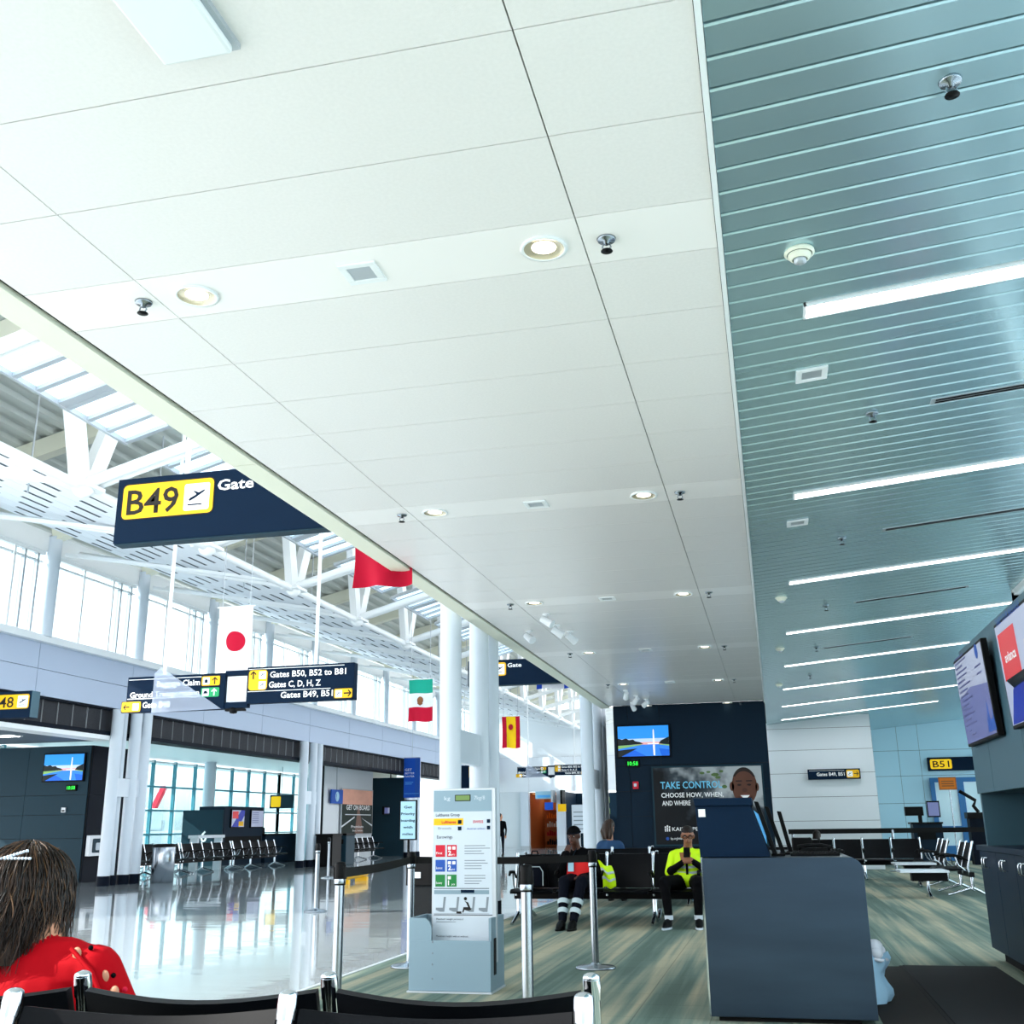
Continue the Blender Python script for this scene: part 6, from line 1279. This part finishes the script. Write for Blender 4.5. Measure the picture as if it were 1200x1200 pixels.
# --- woman in red seated in the foreground, seen from behind
hc = V((-2.135, 2.86, 1.03))
t = thing('person', (-2.2, 2.75, 0), 'woman in red top with long brown hair and silver clip, seen from behind', 'person')
hp, P, M = head(hc, (.35, 1, -.06), 'skin', .98)
bxx, by = -2.045, 2.80
pr = hp+[('c', (bxx, by, .84), (bxx-.02, by+.03, .96), .058, .052, 'skin'), ('e', (bxx, by, .66), (.20, .13, .25), 'shirt_red'), ('e', (bxx, by+.05, .52), (.20, .17, .13), 'cloth_navy'),
  ('c', (bxx-.14, by, .835), (bxx+.15, by, .835), .07, .07, 'shirt_red'), ('c', (bxx-.1, by, .86), (bxx+.1, by, .86), .06, .06, 'shirt_red')]
for s_ in (-1, 1):
    e_ = (bxx+.285*s_+.03, by+.02, .60)
    pr += [('c', (bxx+.185*s_, by, .83), (bxx+.235*s_+.02, by+.01, .72), .072, .064, 'shirt_red'), ('c', (bxx+.235*s_+.02, by+.01, .72), e_, .060, .05, 'skin'), ('c', e_, (bxx+.14*s_, by+.25, .58), .046, .034, 'skin'),
      ('c', (bxx+.1*s_, by+.08, .51), (bxx+.11*s_, by+.5, .52), .095, .075, 'cloth_navy'), ('c', (bxx+.11*s_, by+.5, .52), (bxx+.11*s_, by+.5, .08), .07, .048, 'cloth_navy')]
    pr += hand((bxx+.14*s_, by+.26, .58), (-.4*s_, 1, 0), (0, 0, 1), 30, .95, 'skin')
person_body(t, pr, .009, ['shirt_red', 'cloth_navy', 'skin'], 6); face_parts(t, P, M, .98)
for s_ in (-1, 1): shoe(t, (bxx+.11*s_, by+.48, 0), (bxx+.11*s_, by+.74, 0), 'black_plastic')
# open shoulder lattice with pale buttons on the right sleeve
for i in range(5):
    f = i/4; a_ = V((bxx+.16, by-.045, .885)).lerp(V((bxx+.305, by-.03, .745)), f)
    q = MB(); q.ball(a_+V((.014*math.sin(math.pi*f)-.006, -.006, .012*math.sin(math.pi*f)-.004)), (.014, .007, .017), 12, 8); q.build('sleeve_opening', 'skin', t)
    q = MB(); q.ball(a_+V((.026, .008, .010)), .007, 8, 6); q.build('bead', 'flag_red' if i % 2 else 'cloth_black', t)
q = MB(); q.tube([(bxx+.14, by-.06, .895), (bxx+.22, by-.075, .84), (bxx+.285, by-.075, .73)], .006, 6); q.build('sleeve_seam', 'shirt_red', t)
# hair: a shaped base under long tapering strands
rng = random.Random(11)
hb = MB()
HR = (.112, .132, .122)
def HS(u, v):
    a = 2*math.pi*u
    if v < .6:
        th = v/.6*math.pi*.5; return P(HR[0]*math.sin(th)*math.cos(a), -.026+HR[1]*math.sin(th)*math.sin(a), .01+HR[2]*math.cos(th))
    k = (v-.6)/.4; w_ = 1+.10*math.sin(math.pi*k*.8)+.015*math.sin(9*a)*k
    return P(HR[0]*w_*math.cos(a), -.026+HR[1]*w_*min(math.sin(a), .1)-.015*k, .01-.20*k)
hb.grid(HS, 28, 16); base_h = hb.build('hair', 'hair_brown', t)
st = {'hair_dark2': MB(), 'hair_brown': MB(), 'hair_light': MB()}
for i in range(1300):
    a = math.radians(rng.uniform(150, 390)) if i % 3 else math.radians(rng.uniform(130, 410))
    th0 = rng.uniform(.02, .9)**1.0; n = 11; lift = rng.uniform(1.0, 1.13); ln = rng.uniform(.06, .23)
    sp_ = rng.uniform(.0, .035); amp = rng.uniform(.006, .026); ph = rng.uniform(0, 6.3); fr_ = rng.uniform(16, 30); da = rng.uniform(-.5, .5)
    pts = []
    for k in range(n+1):
        f = k/n
        if f < .5:
            th = th0+(math.pi*.5-th0)*f/.5; aa = a+da*f; r_ = lift*(1+.035*math.sin(ph+7*f))
            pts.append(P(HR[0]*r_*math.sin(th)*math.cos(aa), -.026+HR[1]*r_*math.sin(th)*math.sin(aa), .01+HR[2]*r_*math.cos(th)))
        else:
            g = (f-.5)/.5; d_ = ln*g; aa = a+da*f
            w_ = lift*(1+.07*math.sin(math.pi*g*.8)-.12*g*g)
            pts.append(P(HR[0]*w_*math.cos(aa)+amp*g*math.sin(ph+fr_*d_)+sp_*math.cos(aa)*g*g, -.026+HR[1]*w_*math.sin(aa)+amp*g*math.cos(ph+fr_*d_)-.012*g, .01-d_))
    r0 = rng.uniform(.0012, .0034); rs = [r0*(.7+.3*min(1, 3*k/n))*(1-.8*(k/n)**3) for k in range(n+1)]
    m = rng.choices(['hair_dark2', 'hair_brown', 'hair_light'], (6, 5, 1.6))[0]
    st[m].tube(pts, rs, 4, caps=False)
for m, lb in (('hair_dark2', 'dark_strands'), ('hair_brown', 'brown_strands'), ('hair_light', 'light_strands')): st[m].build(lb, m, base_h, kind='stuff')
fly = MB()
for i in range(70):
    a = math.radians(rng.uniform(-60, 240)); th = rng.uniform(.1, 1.3); p0 = V(P(.1*math.sin(th)*math.cos(a), -.028+.12*math.sin(th)*math.sin(a), .02+.116*math.cos(th))); d_ = V((rng.uniform(-.5, .8), rng.uniform(-.3, .3), rng.uniform(-.6, .7)))
    fly.tube([p0, p0+d_*.02, p0+d_*.035+V((0, 0, -.015*rng.random()))], [.0008, .0006, .0003], 3, caps=False)
fly.build('loose_strands', 'hair_light', base_h, kind='stuff')
cl_ = thing  # silver clip with beads, two arms pinned across the back of the head
q = MB(); ctr = V(onx(20, 1003, hc.x)) 
cy_ = hc.y-.185; A0 = tuple(ony(3, 1006, cy_)); A1 = tuple(ony(33, 997, cy_)); A2 = tuple(ony(36, 1006, cy_-.004))
q.tube([A0, A1], .004, 6); q.tube([A0, A2], .004, 6); clp = q.build('hair_clip', 'chrome', t)
q = MB()
for k in range(9):
    for E_ in (A1, A2): q.ball(V(A0).lerp(V(E_), k/8)+V((0, -.004, .0)), .0042, 8, 6)
q.build('clip_beads', 'print_white', clp, kind='stuff')
# --- bags on the workers' bench
t = thing('backpack', (-3.1, 14.1, .44), 'dark backpack with grey piping on the left end seat of the near bench', 'backpack')
c = (-3.08, 14.08, .44)
q = MB(); q.grid(lambda u, v: (c[0]+.17*math.copysign(abs(math.cos(2*math.pi*u))**.6, math.cos(2*math.pi*u))*(1-.12*v-.6*max(0, v-.85)/.15*.6), c[1]+.11*math.copysign(abs(math.sin(2*math.pi*u))**.6, math.sin(2*math.pi*u))*(1-.25*v), c[2]+.40*v), 24, 12); q.prism([(c[0]-.1, c[1]-.06, c[2]+.40), (c[0]+.1, c[1]-.06, c[2]+.40), (c[0]+.1, c[1]+.06, c[2]+.40), (c[0]-.1, c[1]+.06, c[2]+.40)], (0, 0, .004)); q.build('body', 'cloth_black', t)
q = MB(); q.grid(lambda u, v: (c[0]-.12+.24*u, c[1]-.12-.03*math.sin(math.pi*u)*math.sin(math.pi*v), c[2]+.03+.22*v), 8, 8, .01); q.build('front_pocket', 'cloth_navy', t)
q = MB(); q.tube([(c[0]-.13, c[1]-.135, c[2]+.03), (c[0]-.13, c[1]-.13, c[2]+.22), (c[0]-.08, c[1]-.13, c[2]+.26), (c[0]+.09, c[1]-.13, c[2]+.26), (c[0]+.13, c[1]-.13, c[2]+.2), (c[0]+.13, c[1]-.135, c[2]+.03)], .006, 6); q.tube([(c[0]-.15, c[1]-.11, c[2]+.26), (c[0]-.07, c[1]-.12, c[2]+.34), (c[0]+.1, c[1]-.11, c[2]+.36)], .006, 6); q.build('piping', 'retro', t)
q = MB(); q.tube([(c[0]-.05, c[1], c[2]+.39), (c[0]-.03, c[1], c[2]+.45), (c[0]+.03, c[1], c[2]+.45), (c[0]+.05, c[1], c[2]+.39)], .01, 6); q.build('top_handle', 'cloth_black', t)
t = thing('safety_vest', (-2.13, 14.1, .44), 'crumpled bright yellow safety vest lying on the seat beside the person in red', 'vest')
q = MB(); q.grid(lambda u, v: (-2.19+.17*u+.06*v*(1-v)-.05*v, 14.02-.05*math.sin(3*u)-.04*v+.03*math.sin(5*u+3*v), .445+.33*v*(1-.25*u)+.015*math.sin(8*u)), 10, 12, .012); q.build('cloth', 'hivis', t)
for v0 in (.30, .62): q = MB(); q.grid(lambda u, v: (-2.19+.17*u+.06*(v0+.1*v)*(1-v0-.1*v)-.05*(v0+.1*v), 14.005-.05*math.sin(3*u)-.04*(v0+.1*v)+.03*math.sin(5*u+3*(v0+.1*v)), .445+.33*(v0+.1*v)*(1-.25*u)+.015*math.sin(8*u)), 10, 2, .004); q.build('reflective_band', 'retro', t)
